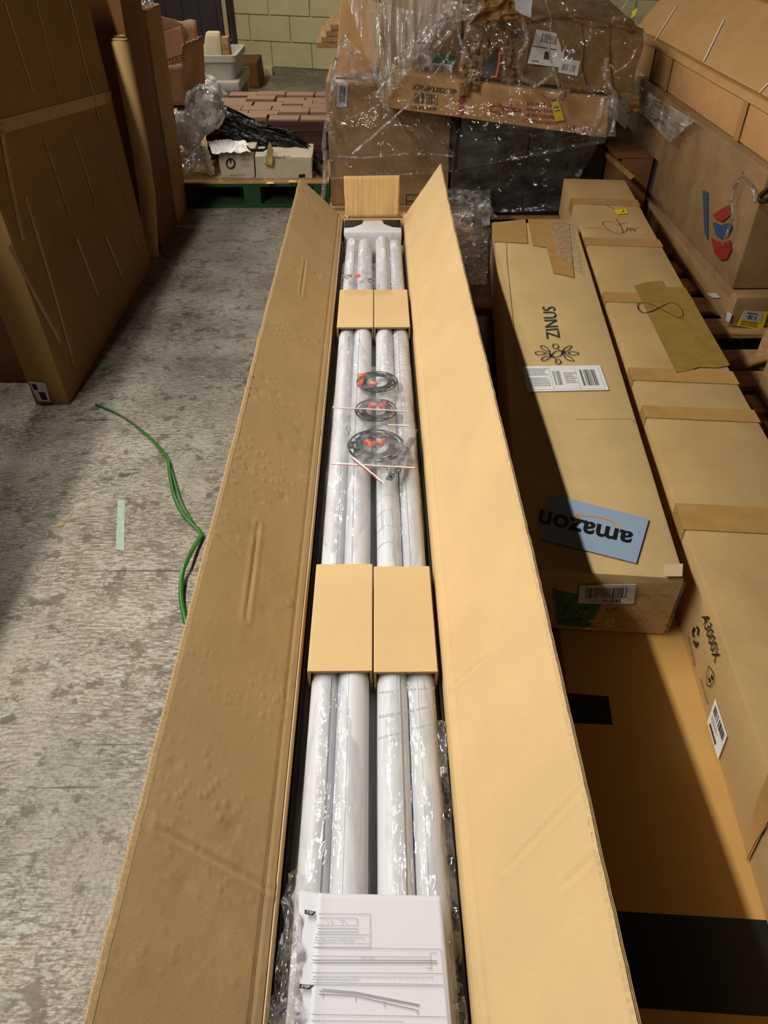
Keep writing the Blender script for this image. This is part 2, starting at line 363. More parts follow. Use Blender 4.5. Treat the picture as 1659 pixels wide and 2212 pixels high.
def strokes(lines, n, w, mat, parent, name='drawing', h=.0006):
    """flat ink lines; lines: lists of world points lying on a plane of normal n"""
    vs, fs = [], []
    for L in lines:
        L = [V(p) for p in L]; k = len(vs)
        for i, p in enumerate(L):
            t = (L[min(i+1, len(L)-1)]-L[max(i-1, 0)]).normalized(); s_ = t.cross(n).normalized()*w/2
            vs += [p-s_+n*h, p+s_+n*h]
        fs += [(k+2*i, k+2*i+1, k+2*i+3, k+2*i+2) for i in range(len(L)-1)]
    return wpart(name, vs, fs, mat, parent)
def smooth_line(P, k=6):
    P = [V(p) for p in P]; out = []
    for i in range(len(P)-1):
        a, b, c, d = P[max(i-1, 0)], P[i], P[i+1], P[min(i+2, len(P)-1)]
        for j in range(k):
            t = j/k; out.append(.5*((2*b)+(c-a)*t+(2*a-5*b+4*c-d)*t*t+(3*b-a-3*c+d)*t**3))
    return out+[P[-1]]
def tube_geo(P, r, seg=8):
    vs, fs = [], []; P = [V(p) for p in P]
    for i, p in enumerate(P):
        t = (P[min(i+1, len(P)-1)]-P[max(i-1, 0)]).normalized(); a = t.cross(V((0, 0, 1)))
        a = a.normalized() if a.length > 1e-3 else V((1, 0, 0)); b = t.cross(a).normalized(); rr = r[i] if isinstance(r, list) else r
        for j in range(seg): an = 2*math.pi*j/seg; vs.append(p+(a*math.cos(an)+b*math.sin(an))*rr)
    for i in range(len(P)-1):
        for j in range(seg): fs.append((i*seg+j, i*seg+(j+1) % seg, (i+1)*seg+(j+1) % seg, (i+1)*seg+j))
    fs += [tuple(range(seg)), tuple(range((len(P)-1)*seg, len(P)*seg))[::-1]]
    return vs, fs
def grid_geo(nu, nv, fn):
    vs = [fn(i/(nu-1), j/(nv-1)) for j in range(nv) for i in range(nu)]
    return vs, [(j*nu+i, j*nu+i+1, (j+1)*nu+i+1, (j+1)*nu+i) for j in range(nv-1) for i in range(nu-1)]
def nz(p, s=1.0, o=0.0): return noise.noise(V(p)*s+V((o, o*1.3, o*.7)))
def ridged(p, s, o=0): return 1-2*abs(nz(p, s, o))
def sheet(name, q, mat, parent, amp=.02, sc=5, nu=40, nv=40, seed=0, bulge=0.0, an=(1, 1)):
    """crumpled sheet of film over the patch q"""
    def fn(u, v):
        p = q.at(u, v); k = V((u*(q.c[1]-q.c[0]).length*an[0], v*(q.c[3]-q.c[0]).length*an[1], seed))
        d = amp*(ridged(k, sc, seed)+.5*ridged(k, sc*2.3, seed+4))+bulge*math.sin(math.pi*u)*math.sin(math.pi*v)
        s2 = amp*.5*nz(k, sc*1.3, seed+9)
        return p+q.n*d+V((s2, 0, s2*.6))
    vs, fs = grid_geo(nu, nv, fn); o = wpart(name, vs, fs, mat, parent, True); return o
def strand(name, P, w, mat, parent, seed=0, n=50):
    """scrunched rope of film"""
    P = smooth_line(P, max(2, n//(len(P)-1)))
    def fn(u, v):
        i = v*(len(P)-1); a = int(min(i, len(P)-2)); p = P[a].lerp(P[a+1], i-a); t = (P[a+1]-P[a]).normalized()
        s1 = t.cross(V((0, -1, .3))).normalized(); an = u*2*math.pi
        r = w*(.55+.5*nz((math.cos(an)*1.2, math.sin(an)*1.2, v*n*.22), 1.4, seed))
        return p+(s1*math.cos(an)+t.cross(s1)*math.sin(an))*r
    vs, fs = grid_geo(13, n, fn); return wpart(name, vs, fs, mat, parent, True)
def tape_on(q, mat, parent, name='tape', lift=.0010, nv=1, lab=None):
    o = plate(name, q.c, q.n, mat, parent, lift, .0009)
    if lab: o['label'] = lab
    return o
def Qz(z, *px): return Quad(*[PZ(x, y, z) for x, y in px])
def Qp(pl, *px): return Quad(*[pl.hit(x, y) for x, y in px])
c1 = lambda x, y: (1050+x/2.724, 950+y/2.724)      # enlarged views of the photograph back to its own pixels
c2 = lambda x, y: (1050+x/2.724, 1400+y/2.724)
c3 = lambda x, y: (1200+x/2.458, y/2.458)
c8 = lambda x, y: (960+x/2.373, 400+y/2.373)
w2 = lambda x, y: (650+x/2.074, y/2.074)
k5 = lambda x, y: (340+x/4.366, y/4.366)

# ================================================================== setting
vs, fs = grid_geo(2, 2, lambda u, v: V((-4+9*u, -1.5+14*v, 0)))
flo = wpart('floor', vs, fs, 'floor'); tag(flo, kind='structure')
plate('paint_mark', [PZ(255, 1080, 0), PZ(270, 1082, 0), PZ(268, 1190, 0), PZ(250, 1188, 0)], V((0, 0, 1)), plain('pale_green_paint', (172, 190, 172), .6, .3, .2, 60), flo, .0012)
W0, W1 = V((-1.533, 9.403, 0)), V((-.452, 9.071, 0)); wd = (W1-W0).normalized(); wn = V((wd.y, -wd.x, 0))
def wallbox(u0, u1, z0, z1, d0, d1):
    f = lambda u, d, z: W0+wd*u+wn*d+V((0, 0, z))
    return [f(u0, d0, z0), f(u1, d0, z0), f(u1, d1, z0), f(u0, d1, z0), f(u0, d0, z1), f(u1, d0, z1), f(u1, d1, z1), f(u0, d1, z1)]
wl = wpart('wall_back', wallbox(-2.6, 6.5, 0, 2.9, -.02, -.2), BOXF, 'mortar'); tag(wl, kind='structure')
for r in range(12):
    z = r*.235
    for k in range(-1, 14):
        u = -.02+k*.46+(.23 if r % 2 else 0)
        a = max(u, -.02)
        if u+.452 < 0: continue
        j = random.uniform(-.0015, .0015)
        vs, fs = carton_geo([V(p) for p in wallbox(a+.004, u+.452, z+.004, z+.229, .0+j, -.03+j)], bev=.004, amp=0, cuts=0)
        wpart('block', vs, fs, 'wall', wl)
dr = wpart('door_1', wallbox(-1.35, -.10, 0, 2.5, .02, -.03), BOXF, 'door'); tag(dr, kind='structure')
for i in range(6): wpart('panel', wallbox(-1.33+i*.2, -1.15+i*.2, .02, 2.4, .035, .02), BOXF, 'door', dr)
vs, fs = tube_geo([W0+wd*.03+wn*.07+V((0, 0, z)) for z in (0, .4, .8, 1.4, 2.4)], .035, 12)
tr = wpart('trim_1', vs, fs, 'pipe', None, True); tag(tr, kind='structure')
for z in (.25, .72): vs, fs = tube_geo([W0+wd*.03+wn*.09+V((0, 0, z)), W0+wd*.03+wn*.12+V((0, 0, z))], .018, 8); wpart('clamp', vs, fs, 'screw', tr)

# ================================================================== the long open carton
XL, XR, YN, YF, ZT, ZB = -.149, .117, .04, 3.285, .400, .232
T = .006
sup = thing('flat_carton', 'long plain brown carton under the open carton of tubes', 'carton', (0, 1.7, 0))
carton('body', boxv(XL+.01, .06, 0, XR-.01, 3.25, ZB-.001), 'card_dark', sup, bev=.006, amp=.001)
tape_on(Quad((-.04, .06, ZB-.002), (.01, .06, ZB-.002), (.01, 3.25, ZB-.002), (-.04, 3.25, ZB-.002)), 'tape', sup, lift=.0008)
lc = thing('open_carton', 'long open brown carton of white tubes with both side flaps spread', 'carton', (0, 1.7, ZB))
def wallpart(name, b, mat='card'): return wbox(name, b, mat, lc)
wallpart('bottom', (XL-T, YN, ZB, XR+T, YF, ZB+T))
wallpart('side_wall', (XL-T, YN, ZB+T, XL, YF, ZT)); wallpart('side_wall', (XR, YN, ZB+T, XR+T, YF, ZT))
wallpart('end_wall', (XL, YF-T, ZB+T, XR, YF, ZT-.004)); wallpart('end_wall', (XL, YN, ZB+T, XR, YN+T, ZT-.004))
def creases(side):
    out = []
    if side < 0:
        C = [((340, 1790), (590, 1925)), ((525, 798), (690, 932)), ((470, 1160), (620, 1300)), ((540, 840), (660, 960)), ((620, 455), (680, 510)), ((558, 1130), (530, 1340)), ((660, 560), (650, 640))]
    else:
        C = [((1090, 1880), (1262, 1700)), ((1050, 1420), (980, 1480)), ((1215, 1915), (1290, 1845)), ((905, 640), (930, 600))]
    for a, b in C: out.append((a, b))
    return out
def flap(side):
    hx = XL if side < 0 else XR
    tip0 = V((-.322, .0, .560)) if side < 0 else V((.262, .0, .620))       # outer edge
    hin = V((hx+(-.003 if side < 0 else .003), 0, ZT+.002))
    dv = (tip0-hin); L = dv.length; dn = dv.normalized(); nrm = V((-dn.z, 0, dn.x)) if side > 0 else V((dn.z, 0, -dn.x))
    pl = Plane(hin, hin+dn, hin+V((0, 1, 0)))
    cr = [(pl.hit(*a), pl.hit(*b)) for a, b in creases(side)]
    y0, y1 = -.02 if side < 0 else -.02, YF+.005
    rnd = random.Random(4+side)
    dents = [(rnd.uniform(.1, .95), rnd.uniform(.3, 3.2), rnd.uniform(.006, .014), rnd.uniform(-.002, .001)) for _ in range(60)] if side < 0 else [(rnd.uniform(.1, .95), rnd.uniform(.3, 3.2), rnd.uniform(.01, .02), rnd.uniform(-.0008, .0004)) for _ in range(12)]
    def surf(u, y, top=True):
        p = hin+dv*u+V((0, y, 0)); h = .0
        h += .006*nz((u*.7, y, side), 1.1)*u
        if side > 0: h += .004*math.sin(y*3.0+1)*u*u
        if abs(u-.075) < .03: h -= .0022*math.exp(-((u-.075)/.010)**2)      # second score line beside the hinge
        for a, b in cr:
            ab = b-a; t = max(0, min(1, (p-a).dot(ab)/ab.length_squared)); d = (p-(a+ab*t)).length
            if d < .03: h -= .0016*math.exp(-(d/.004)**2)*math.sin(math.pi*min(1, max(0, t)))**.4-.0011*math.exp(-((d-.008)/.005)**2)
        for (du, dy, r, a_) in dents:
            if abs(y-dy) < 3*r: h += a_*math.exp(-(((u-du)*L)**2+(y-dy)**2)/r**2)
        edge = 0.0
        if u > .9: edge = (.0022*nz((0, y, side), 9)+.0012*nz((0, y, 3), 40))*(u-.9)/.1
        return p+dn*edge+nrm*(h if top else h-.0052)
    nu, nv = 56, 760
    F = thing('flap', None, None) if False else None
    vs, fs = grid_geo(nu, nv, lambda u, v: surf(u, y0+(y1-y0)*v))
    back, bf_ = grid_geo(9, 200, lambda u, v: surf(u, y0+(y1-y0)*v, False))
    k = len(vs); vs2 = vs+back; fs2 = fs+[tuple(i+k for i in f[::-1]) for f in bf_]
    fl = wpart('flap', vs2, fs2, 'card_shaded' if side < 0 else 'card', lc, True)
    # raw fluted edge: zigzag ribbon between the two liners along the outer edge and the far edge
    def zig(path, out, name='fluted_edge'):
        vz, fz = [], []; pitch = .0068; n = int(sum((path[i+1]-path[i]).length for i in range(len(path)-1))/(pitch/4))
        seglen = [(path[i+1]-path[i]).length for i in range(len(path)-1)]; tot = sum(seglen)
        for i in range(n):
            s_ = tot*i/(n-1); a = 0
            while a < len(seglen)-1 and s_ > seglen[a]: s_ -= seglen[a]; a += 1
            p = path[a].lerp(path[a+1], min(1, s_/seglen[a])); wv = math.sin(i*math.pi/2+.4)
            for q_, sg in ((0.0, 1), (-.0026, -1)):
                c = p+nrm*(-.0013+q_+.0011*wv*sg); th = nrm*.00035
                vz += [c+th, c-th, c-th-out*.008, c+th-out*.008]
            if i:
                for o_ in (0, 4):
                    b_ = (i-1)*8+o_; d_ = i*8+o_
                    fz += [(b_, d_, d_+1, b_+1), (b_+3, d_+3, d_, b_), (b_+1, d_+1, d_+2, b_+2)]
        # liners
        for off in (0, -.0026, -.0052):
            kk = len(vz)
            for p in path:
                c = p+nrm*off; vz += [c+nrm*.0003+out*.0004, c-nrm*.0003+out*.0004, c-nrm*.0003-out*.008, c+nrm*.0003-out*.008]
            for i in range(len(path)-1):
                b_ = kk+4*i; fz += [(b_, b_+4, b_+5, b_+1), (b_+1, b_+5, b_+6, b_+2), (b_+3, b_+7, b_+4, b_)]
        e = wpart(name, vz, fz, 'flute', fl); e['kind'] = 'stuff'
        tag(e, 'raw edge of the flap showing pale flutes')
    zig([surf(1.0, y0+(y1-y0)*i/300)-dn*.0 for i in range(301)], dn)
    zig([surf(u/20, y1) for u in range(21)], V((0, 1, 0)))
    return fl
flap(-1); flap(1)
# torn outer liner and tape shine along the right flap's edge
vs, fs = grid_geo(6, 30, lambda u, v: PZ(1252+v*44, 1690+v*210, .62)+V((.002+u*.010+.004*nz((u*3, v*8, 0), 2), 0, -.004-.010*u+.006*nz((u*3, v*9, 3), 2))))
tag(wpart('torn_liner', vs, fs, 'film_scrunch', lc, True), 'crushed tape on the broken flap edge')
# far end flap standing up, flutes pressed through
ef = wpart('end_flap', *grid_geo(24, 12, lambda u, v: V((-.136+.233*u+(.004 if v > .5 else 0)*(u-.5), YF+.006+.02*v+.0015*nz((u*3, v*2, 0), 2), .398+.166*v+.003*(u-.5)))), 'card_stripe', lc, True)
sm = ef.modifiers.new('thickness', 'SOLIDIFY'); sm.thickness = .005; sm.offset = -1
for sx in (-1, 1):   # torn wisps at the two far corners
    cx = -.142 if sx < 0 else .110
    for k in range(5):
        a = V((cx+random.uniform(-.01, .01), YF+random.uniform(-.01, .012), ZT)); b = a+V((random.uniform(-.015, .015), random.uniform(-.01, .01), random.uniform(.005, .022)))
        wpart('torn_fibre', [a, a+V((.008, 0, .001)), b, b+V((.004, .003, 0))], [(0, 1, 3, 2)], 'torn_edge', lc)

# ------------------------------------------------------------------ contents
inner = thing('inner_liner', 'lower layer of pale packing beneath the white tubes', 'packing', (0, 1.7, ZB+T))
carton('body', boxv(XL+.006, YN+.02, ZB+T+.0005, XR-.006, 3.14, .3345), 'tub', inner, bev=.003, amp=0)
TR = .0262; TZ = .3345+TR+.0006
tubes = [(-.1010, 'outer left', 'white wrapped tube nearest the left flap side of the carton'),
         (-.0480, 'inner left', 'white wrapped tube on the left bundle beside the middle gap'),
         (.0235, 'inner right', 'white wrapped tube of the right pair beside the middle gap, creased at its far half'),
         (.0770, 'outer right', 'white wrapped tube nearest the right flap side of the carton')]
for i, (x, _, lab) in enumerate(tubes):
    y0, y1 = .10, (3.08, 3.05, 3.09, 3.06)[i]
    r = (.0255, .0290, .0280, .0255)[i]; n = 90
    P = [V((x+.0012*nz((x*30, y0+(y1-y0)*k/n, 0), 2), y0+(y1-y0)*k/n, .3345+r+.0008)) for k in range(n+1)]
    t = thing('white_tube', lab, 'tube', (x, y0, .3345), 0, 'white tubes in the open carton')
    vs, fs = tube_geo(P, [r*(1+.004*nz((x*9, p.y*.5, 0), 8)) for p in P], 22); wpart('barrel', vs, fs, 'tube', t, True)
    # overlapping paper seam running along the tube
    seam = [P[k]+V((math.sin(.35-.7*(i % 2)+.12*math.sin(k*.1))*r*1.012, 0, math.cos(.35)*r*1.012)) for k in range(n+1)]
    vs = []; 
    for p in seam: vs += [p+V((-.0012, 0, .0006)), p+V((.0012, 0, .0003))]
    wpart('seam', vs, [(2*k, 2*k+1, 2*k+3, 2*k+2) for k in range(n)], 'label_grey', t)
    for ye, yy in ((y0, -1), (y1, 1)):
        vs, fs = tube_geo([V((x, ye-.004, .3345+r+.0008)), V((x, ye+.004, .3345+r+.0008))], r*.93, 22); wpart('end_cap', vs, fs, 'foam', t)
    if i >= 2:
        rb = []; pts = []
        for k in range(10): 
            yk = 1.98+k*.025+.004*math.sin(k*2.1); rb.append([V((x+math.sin(a)*(r+.0009), yk+.006*math.sin(a*1.7+k), .3345+r+math.cos(a)*(r+.0009))) for a in [-1.2+.2*j for j in range(13)]])
        if i == 2:
            for k in range(5): rb.append([V((x+math.sin(a)*(r+.0009), 1.20+k*.055+.010*math.cos(a*1.3), .3345+r+math.cos(a)*(r+.0009))) for a in [-1.2+.2*j for j in range(13)]])
        vs, fs = [], []
        for L_ in rb:
            b, f = tube_geo(L_, .0007, 5); k0 = len(vs); vs += b; fs += [tuple(q+k0 for q in ff) for ff in f]
        o = wpart('creased_wrap', vs, fs, 'label_grey', t, True); o['kind'] = 'stuff'
# cardboard sleeves
def sleeve(x0, x1, y0, y1, lab):
    t = thing('cardboard_sleeve', lab, 'sleeve', ((x0+x1)/2, (y0+y1)/2, .336), 0, 'brown sleeves around the white tubes')
    th = .0045; zt = .4010; zb = .3355
    bev = .0018
    def ring(o): return [(x0+o, zb), (x0+o, zt-o-bev), (x0+o+bev, zt-o), (x1-o-bev, zt-o), (x1-o, zt-o-bev), (x1-o, zb)]
    a, b = ring(0), ring(th); N = len(a); vs = []; 
    for y in (y0, y1):
        for rr in (a, b): vs += [V((p[0], y+.0, p[1])) for p in rr]
    fs = []
    for i in range(N-1):
        fs += [(i, i+1, 2*N+i+1, 2*N+i), (N+i+1, N+i, 3*N+i, 3*N+i+1)]
        fs += [(2*N+i, 2*N+i+1, 3*N+i+1, 3*N+i)]
    fs += [(0, N, 3*N, 2*N), (N-1, 2*N-1, 4*N-1, 3*N-1)]
    wpart('shell', vs, fs, 'card', t)
    # fluting seen in the near cut edge
    vz, fz = [], []
    for s_ in ((V((x0+bev, 0, zt)), V((1, 0, 0)), V((0, 0, -1)), x1-x0-2*bev), (V((x0, 0, zt-bev)), V((0, 0, -1)), V((1, 0, 0)), zt-zb-bev), (V((x1, 0, zt-bev)), V((0, 0, -1)), V((-1, 0, 0)), zt-zb-bev)):
        o_, dr_, inn, Ln = s_; n = int(Ln/.0011)
        for lay in (0, 1):
            k0 = len(vz)
            for i in range(n+1):
                c = o_+dr_*(Ln*i/n)+inn*(.0012+.0021*lay+.0007*math.sin(i*math.pi/2+.3+lay))
                vz += [c+V((0, y0-.0004, 0))+inn*.0002, c+V((0, y0-.0004, 0))-inn*.0002, c+V((0, y0+.006, 0))]
                if i: b_ = k0+3*(i-1); fz += [(b_, b_+3, b_+4, b_+1), (b_+1, b_+4, b_+5, b_+2)]
        for lay in (0.0002, .0023, .0043):
            k0 = len(vz)
            vz += [o_+inn*lay+V((0, y0-.0008, 0)), o_+dr_*Ln+inn*lay+V((0, y0-.0008, 0)), o_+dr_*Ln+inn*(lay+.0005)+V((0, y0-.0008, 0)), o_+inn*(lay+.0005)+V((0, y0-.0008, 0))]; fz.append((k0, k0+1, k0+2, k0+3))
    e = wpart('cut_edge', vz, fz, 'flute', t); e['kind'] = 'stuff'
sleeve(-.1325, -.0130, .850, 1.130, 'left brown sleeve of the nearer pair around the tubes')
sleeve(-.0105, .1075, .847, 1.122, 'right brown sleeve of the nearer pair around the tubes')
sleeve(-.1325, -.0130, 2.235, 2.530, 'left brown sleeve of the farther pair around the tubes')
sleeve(-.0105, .1075, 2.235, 2.528, 'right brown sleeve of the farther pair around the tubes')
# poly bags over each bundle
def bag(xa, xb, seed, lab, lw, rw):
    y0, y1 = .08, 3.10
    def tight(y):
        m = 1.0
        for a, b in ((.85, 1.13), (2.235, 2.53)):
            m = min(m, max(0.0, max(a-y, y-b)/.16))
        return m
    def fn(u, v):
        y = y0+(y1-y0)*v; m = tight(y); s_ = (m if m < 1 else 1)
        l = xa-lw*s_*(.6+.5*nz((seed, y, 0), 1.6)); r = xb+rw*s_*(.6+.5*nz((seed+5, y, 0), 1.6))
        x = l+(r-l)*u; c = (xa+xb)/2; hw = (r-l)/2; e = abs(2*u-1)
        ztop = .3885 if m <= .02 else .3895
        dip = .006*math.exp(-((x-c)/.008)**2)
        z = ztop-dip-.050*e**5
        k = V((x*1.0, y*.55, seed))
        z += s_*(.0055+.0045*ridged(k, 14, seed)+.003*ridged(k, 30, seed+3))
        if m <= .02: x = xa+.0015+(xb-xa-.003)*u; z = min(z, .3950)
        x += s_*.003*nz(k, 22, 2); return V((x, y, z))
    vs, fs = grid_geo(34, 420, fn)
    o = wpart('poly_bag', vs, fs, 'film_bag', None, True); return tag(o, lab, 'plastic bag', 'clear bags over the tubes')
b1 = bag(-.1275, -.0180, 1.0, 'clear plastic bag wrapping the left pair of white tubes', .012, .006)
b2 = bag(-.0055, .1025, 6.0, 'clear plastic bag with printed warning wrapping the right pair of tubes', .003, .010)
# suffocation warning printed on the right bag, seen upside down
for ln, (pa, pb, pc, pd) in (('danger para los bebes', ((940, 1482), (818, 1492), (818, 1501), (940, 1490))),
                            ('mantener fuera del alcance', ((940, 1522), (818, 1546), (820, 1556), (940, 1531))),
                            ('de plastico pueden ser peligrosas', ((932, 1560), (812, 1592), (814, 1602), (932, 1569)))):
    q = Qz(.4035, pa, pb, pc, pd)
    tx = text(ln, q, 'print_grey', b2, 'warning_text', h=.0)
# foam end with black corner pads
fe = thing('foam_end_block', 'white foam end block with black corner pads at the far end of the carton', 'packing', (-.015, 3.19, ZB+T))
carton('block', boxv(-.138, 3.125, ZB+T+.001, .104, 3.268, .393), 'foam', fe, bev=.004, amp=0)
for sx in (-1, 1):
    x0 = -.1365 if sx < 0 else .1025; w = .078*(-sx)
    pts = [V((x0, 3.262, .393)), V((x0+w, 3.262, .393)), V((x0+w*.92, 3.225, .393)), V((x0+w*.45, 3.185, .393)), V((x0, 3.178, .393))]
    plate('corner_pad', pts, V((0, 0, 1)), 'print_black', fe, .004, .005)
# black lining showing down both sides of the tubes
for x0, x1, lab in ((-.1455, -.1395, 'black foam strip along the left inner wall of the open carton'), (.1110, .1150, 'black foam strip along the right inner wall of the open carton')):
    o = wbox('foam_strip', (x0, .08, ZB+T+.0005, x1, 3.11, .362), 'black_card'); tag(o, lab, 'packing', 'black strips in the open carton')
# ------------------------------------------------------------------ hardware in zip bags
ZH = .4085
def mounting_disc(c, ro, ri, label_, tilt=0.0, seed=0, mat='disc'):
    bm = bmesh.new(); n = 96; R = [ri, ri+(ro-ri)*.34, ri+(ro-ri)*.44, ri+(ro-ri)*.56, ri+(ro-ri)*.66, ri+(ro-ri)*.84, ro]
    g = [[bm.verts.new((r*math.cos(2*math.pi*i/n), r*math.sin(2*math.pi*i/n), 0)) for i in range(n)] for r in R]
    for k in range(len(R)-1):
        for i in range(n):
            if k == 4 and (i % 16) < 8: continue
            if k == 4 and (i % 16) in (12,): continue
            if k == 2 and ((i+6) % 16) < 6: continue
            bm.faces.new((g[k][i], g[k][(i+1) % n], g[k+1][(i+1) % n], g[k+1][i]))
    me = bpy.data.meshes.new('mounting_disc'); bm.to_mesh(me); bm.free()
    o = put('mounting_disc', me, mat); o.location = c; o.rotation_euler = (0, tilt, seed)
    s_ = o.modifiers.new('t', 'SOLIDIFY'); s_.thickness = .0016; tag(o, label_, 'disc', 'slotted discs in the zip bags'); return o
def conn(p, a, lab, s=1.0, tilt=1.25):
    P = [V((0, 0, 0)), V((0, 0, .004)), V((0, 0, .012)), V((0, 0, .020)), V((0, 0, .023))]
    vs, fs = [], []; r = [.0075, .0078, .0062, .0046, .003]
    for p_, rr in zip(P, r):
        for j in range(16):
            an = 2*math.pi*j/16; q = rr*(1+.08*(j % 2)); vs.append(V((math.cos(an)*q, math.sin(an)*q, p_.z))*s)
    for i in range(4):
        for j in range(16): fs.append((i*16+j, i*16+(j+1) % 16, (i+1)*16+(j+1) % 16, (i+1)*16+j))
    fs += [tuple(range(16))[::-1], tuple(range(64, 80))]
    o = put('wire_nut', mesh('wire_nut', vs, fs, True), 'orange_nut'); o.location = p; o.rotation_euler = (tilt, 0, a)
    tag(o, lab, 'wire connector', 'orange wire nuts in the zip bags'); return o
d1 = mounting_disc(PZ(815, 825, ZH), .060, .030, 'slotted dark disc in the farthest zip bag, red nuts at its left')
d2 = mounting_disc(PZ(812, 886, ZH+.002), .058, .028, 'slotted dark disc behind the middle red zip line, hazed by film', 0, .3)
d3 = mounting_disc(PZ(812, 963, ZH+.003), .073, .034, 'largest and nearest slotted black disc beside the grey steel strip', 0, .2)
for (x, y, a, l) in ((775, 818, 1.4, 'red nut left of the farthest disc, uppermost of its three'), (775, 838, 2.6, 'red nut left of the farthest disc, lowest at left of its three'), (800, 834, 1.2, 'long red nut at the lower rim of the farthest disc'),
                     (800, 880, 1.0, 'red nut in the middle disc, left of two'), (820, 884, 2.2, 'red nut in the middle disc, right of two'),
                     (792, 960, .6, 'red nut in the nearest disc, upper left of three'), (797, 968, 1.9, 'red nut in the nearest disc, lower left of three'), (822, 966, 2.6, 'red nut in the nearest disc, at right of three'),
                     (768, 600, .9, 'red nut in the small bag behind the farther sleeves')):
    conn(PZ(x, y, ZH)+V((0, 0, .007)), a, l)
def screws(px, n, lab, seed):
    rnd = random.Random(seed); vs, fs = [], []
    c = PZ(px[0], px[1], ZH)
    for _ in range(n):
        p = c+V((rnd.uniform(-.014, .014), rnd.uniform(-.016, .016), .003+rnd.random()*.004)); a = rnd.uniform(0, 6.28); d = V((math.cos(a), math.sin(a), rnd.uniform(-.2, .2)))
        b, f = tube_geo([p, p+d*.0015, p+d*.002, p+d*.012], [.0034, .0030, .0014, .0011], 7); k = len(vs); vs += b; fs += [tuple(q+k for q in ff) for ff in f]
    o = wpart('screw_pile', vs, fs, 'screw', None, True); tag(o, lab, 'screws', None, 'stuff')
screws((752, 600), 20, 'small heap of bright screws in the far little bag', 1)
screws((812, 970), 12, 'few bright screws in the centre of the nearest disc', 2)
screws((853, 1022), 14, 'small heap of bright screws at the near end of the steel strip', 3)
screws((858, 848), 7, 'few screws beside the farthest slotted disc', 4)
hk = [PZ(x, y, ZH+.004) for x, y in ((770, 950), (755, 938), (748, 925), (752, 918), (758, 928), (750, 940))]
vs, fs = tube_geo(smooth_line(hk, 5), .0009, 6); tag(wpart('wire_clip', vs, fs, 'metal', None, True), 'thin twisted wire clip beside the nearest disc', 'clip')
tg = PZ(803, 606, ZH+.003); tri = [tg+V((math.sin(a), math.cos(a)*1.1, 0))*.014 for a in [k*math.pi*2/18 for k in range(19)]]
vs, fs = tube_geo(tri, .003, 7); tag(wpart('grey_ring', vs, fs, 'metal', None, True), 'small grey steel ring beside the far bag of screws', 'ring')
# steel strip with holes
sp = thing('steel_strip', 'flat grey steel strip with holes in the nearest little zip bag', 'bracket', tuple(PZ(867, 988, ZH)))
a, b = PZ(893, 944, ZH+.007), PZ(840, 1036, ZH+.007); dd = (b-a).normalized(); nn = V((dd.y, -dd.x, 0))*.0085
segs = [0, .04, .08, .25, .30, .60, .65, .86, .93, 1]
vs, fs = grid_geo(2, 2, lambda u, v: a+(b-a)*v+nn*(2*u-1)); me_ = wpart('bar', vs, fs, 'metal', sp); m_ = me_.modifiers.new('t', 'SOLIDIFY'); m_.thickness = .0018
for t_ in (.05, .28, .62, .94):
    c = a+(b-a)*t_+V((0, 0, .0011)); plate('hole', [c+V((math.cos(k*.6283), math.sin(k*.6283), 0))*.0032 for k in range(10)], V((0, 0, 1)), 'print_black', sp, .0006)
def zipbag(corn, zline, lab, z=ZH+.012, seed=0, mat='film_zip'):
    t = thing('zip_bag', lab, 'zip bag', tuple(PZ(corn[0][0], corn[0][1], z)), 0, 'small clear zip bags of fittings')
    q = Quad(*[PZ(x, y, z) for x, y in corn])
    o = sheet('film', q, mat, t, .0032, 26, 40, 34, seed, .006)
    for (p0, p1) in zline:
        A, B = PZ(*p0, z+.006), PZ(*p1, z+.006); d = (B-A); s_ = V((d.y, -d.x, 0)).normalized()
        if s_.y > 0: s_ = -s_
        for nm, off, wd_, mt in (('zip_seal', 0, .0042, 'label_white'), ('zip_seal', .0052, .0022, 'red_print')):
            vs, fs = grid_geo(2, 20, lambda u, v: A+d*v+s_*(off+(u-.5)*wd_)+V((0, 0, .0012*nz((v*4, off, seed), 2))))
            o = wpart(nm, vs, fs, mt, t); o['label'] = 'white zip lip' if mt == 'label_white' else 'red zip line'
    return t
zipbag(((735, 628), (838, 628), (838, 570), (740, 570)), (), 'little clear bag of screws and a red nut just behind the farther sleeves', seed=3)
zipbag(((716, 886), (882, 892), (868, 795), (742, 790)), (((718, 879), (880, 888)),), 'clear zip bag around the farthest disc with its red line across', seed=5)
zipbag(((722, 925), (884, 916), (880, 852), (720, 858)), (((838, 917), (884, 919)),), 'clear zip bag around the middle disc, partly under its neighbours', z=ZH+.015, seed=8)
zipbag(((714, 1006), (897, 1014), (895, 915), (728, 915)), (((715, 1000), (896, 1010)),), 'clear zip bag around the nearest large disc', z=ZH+.018, seed=11)
zipbag(((758, 990), (832, 1048), (904, 930), (840, 925)), (((762, 988), (829, 1043)),), 'little slanted zip bag holding the steel strip', z=ZH+.022, seed=14)
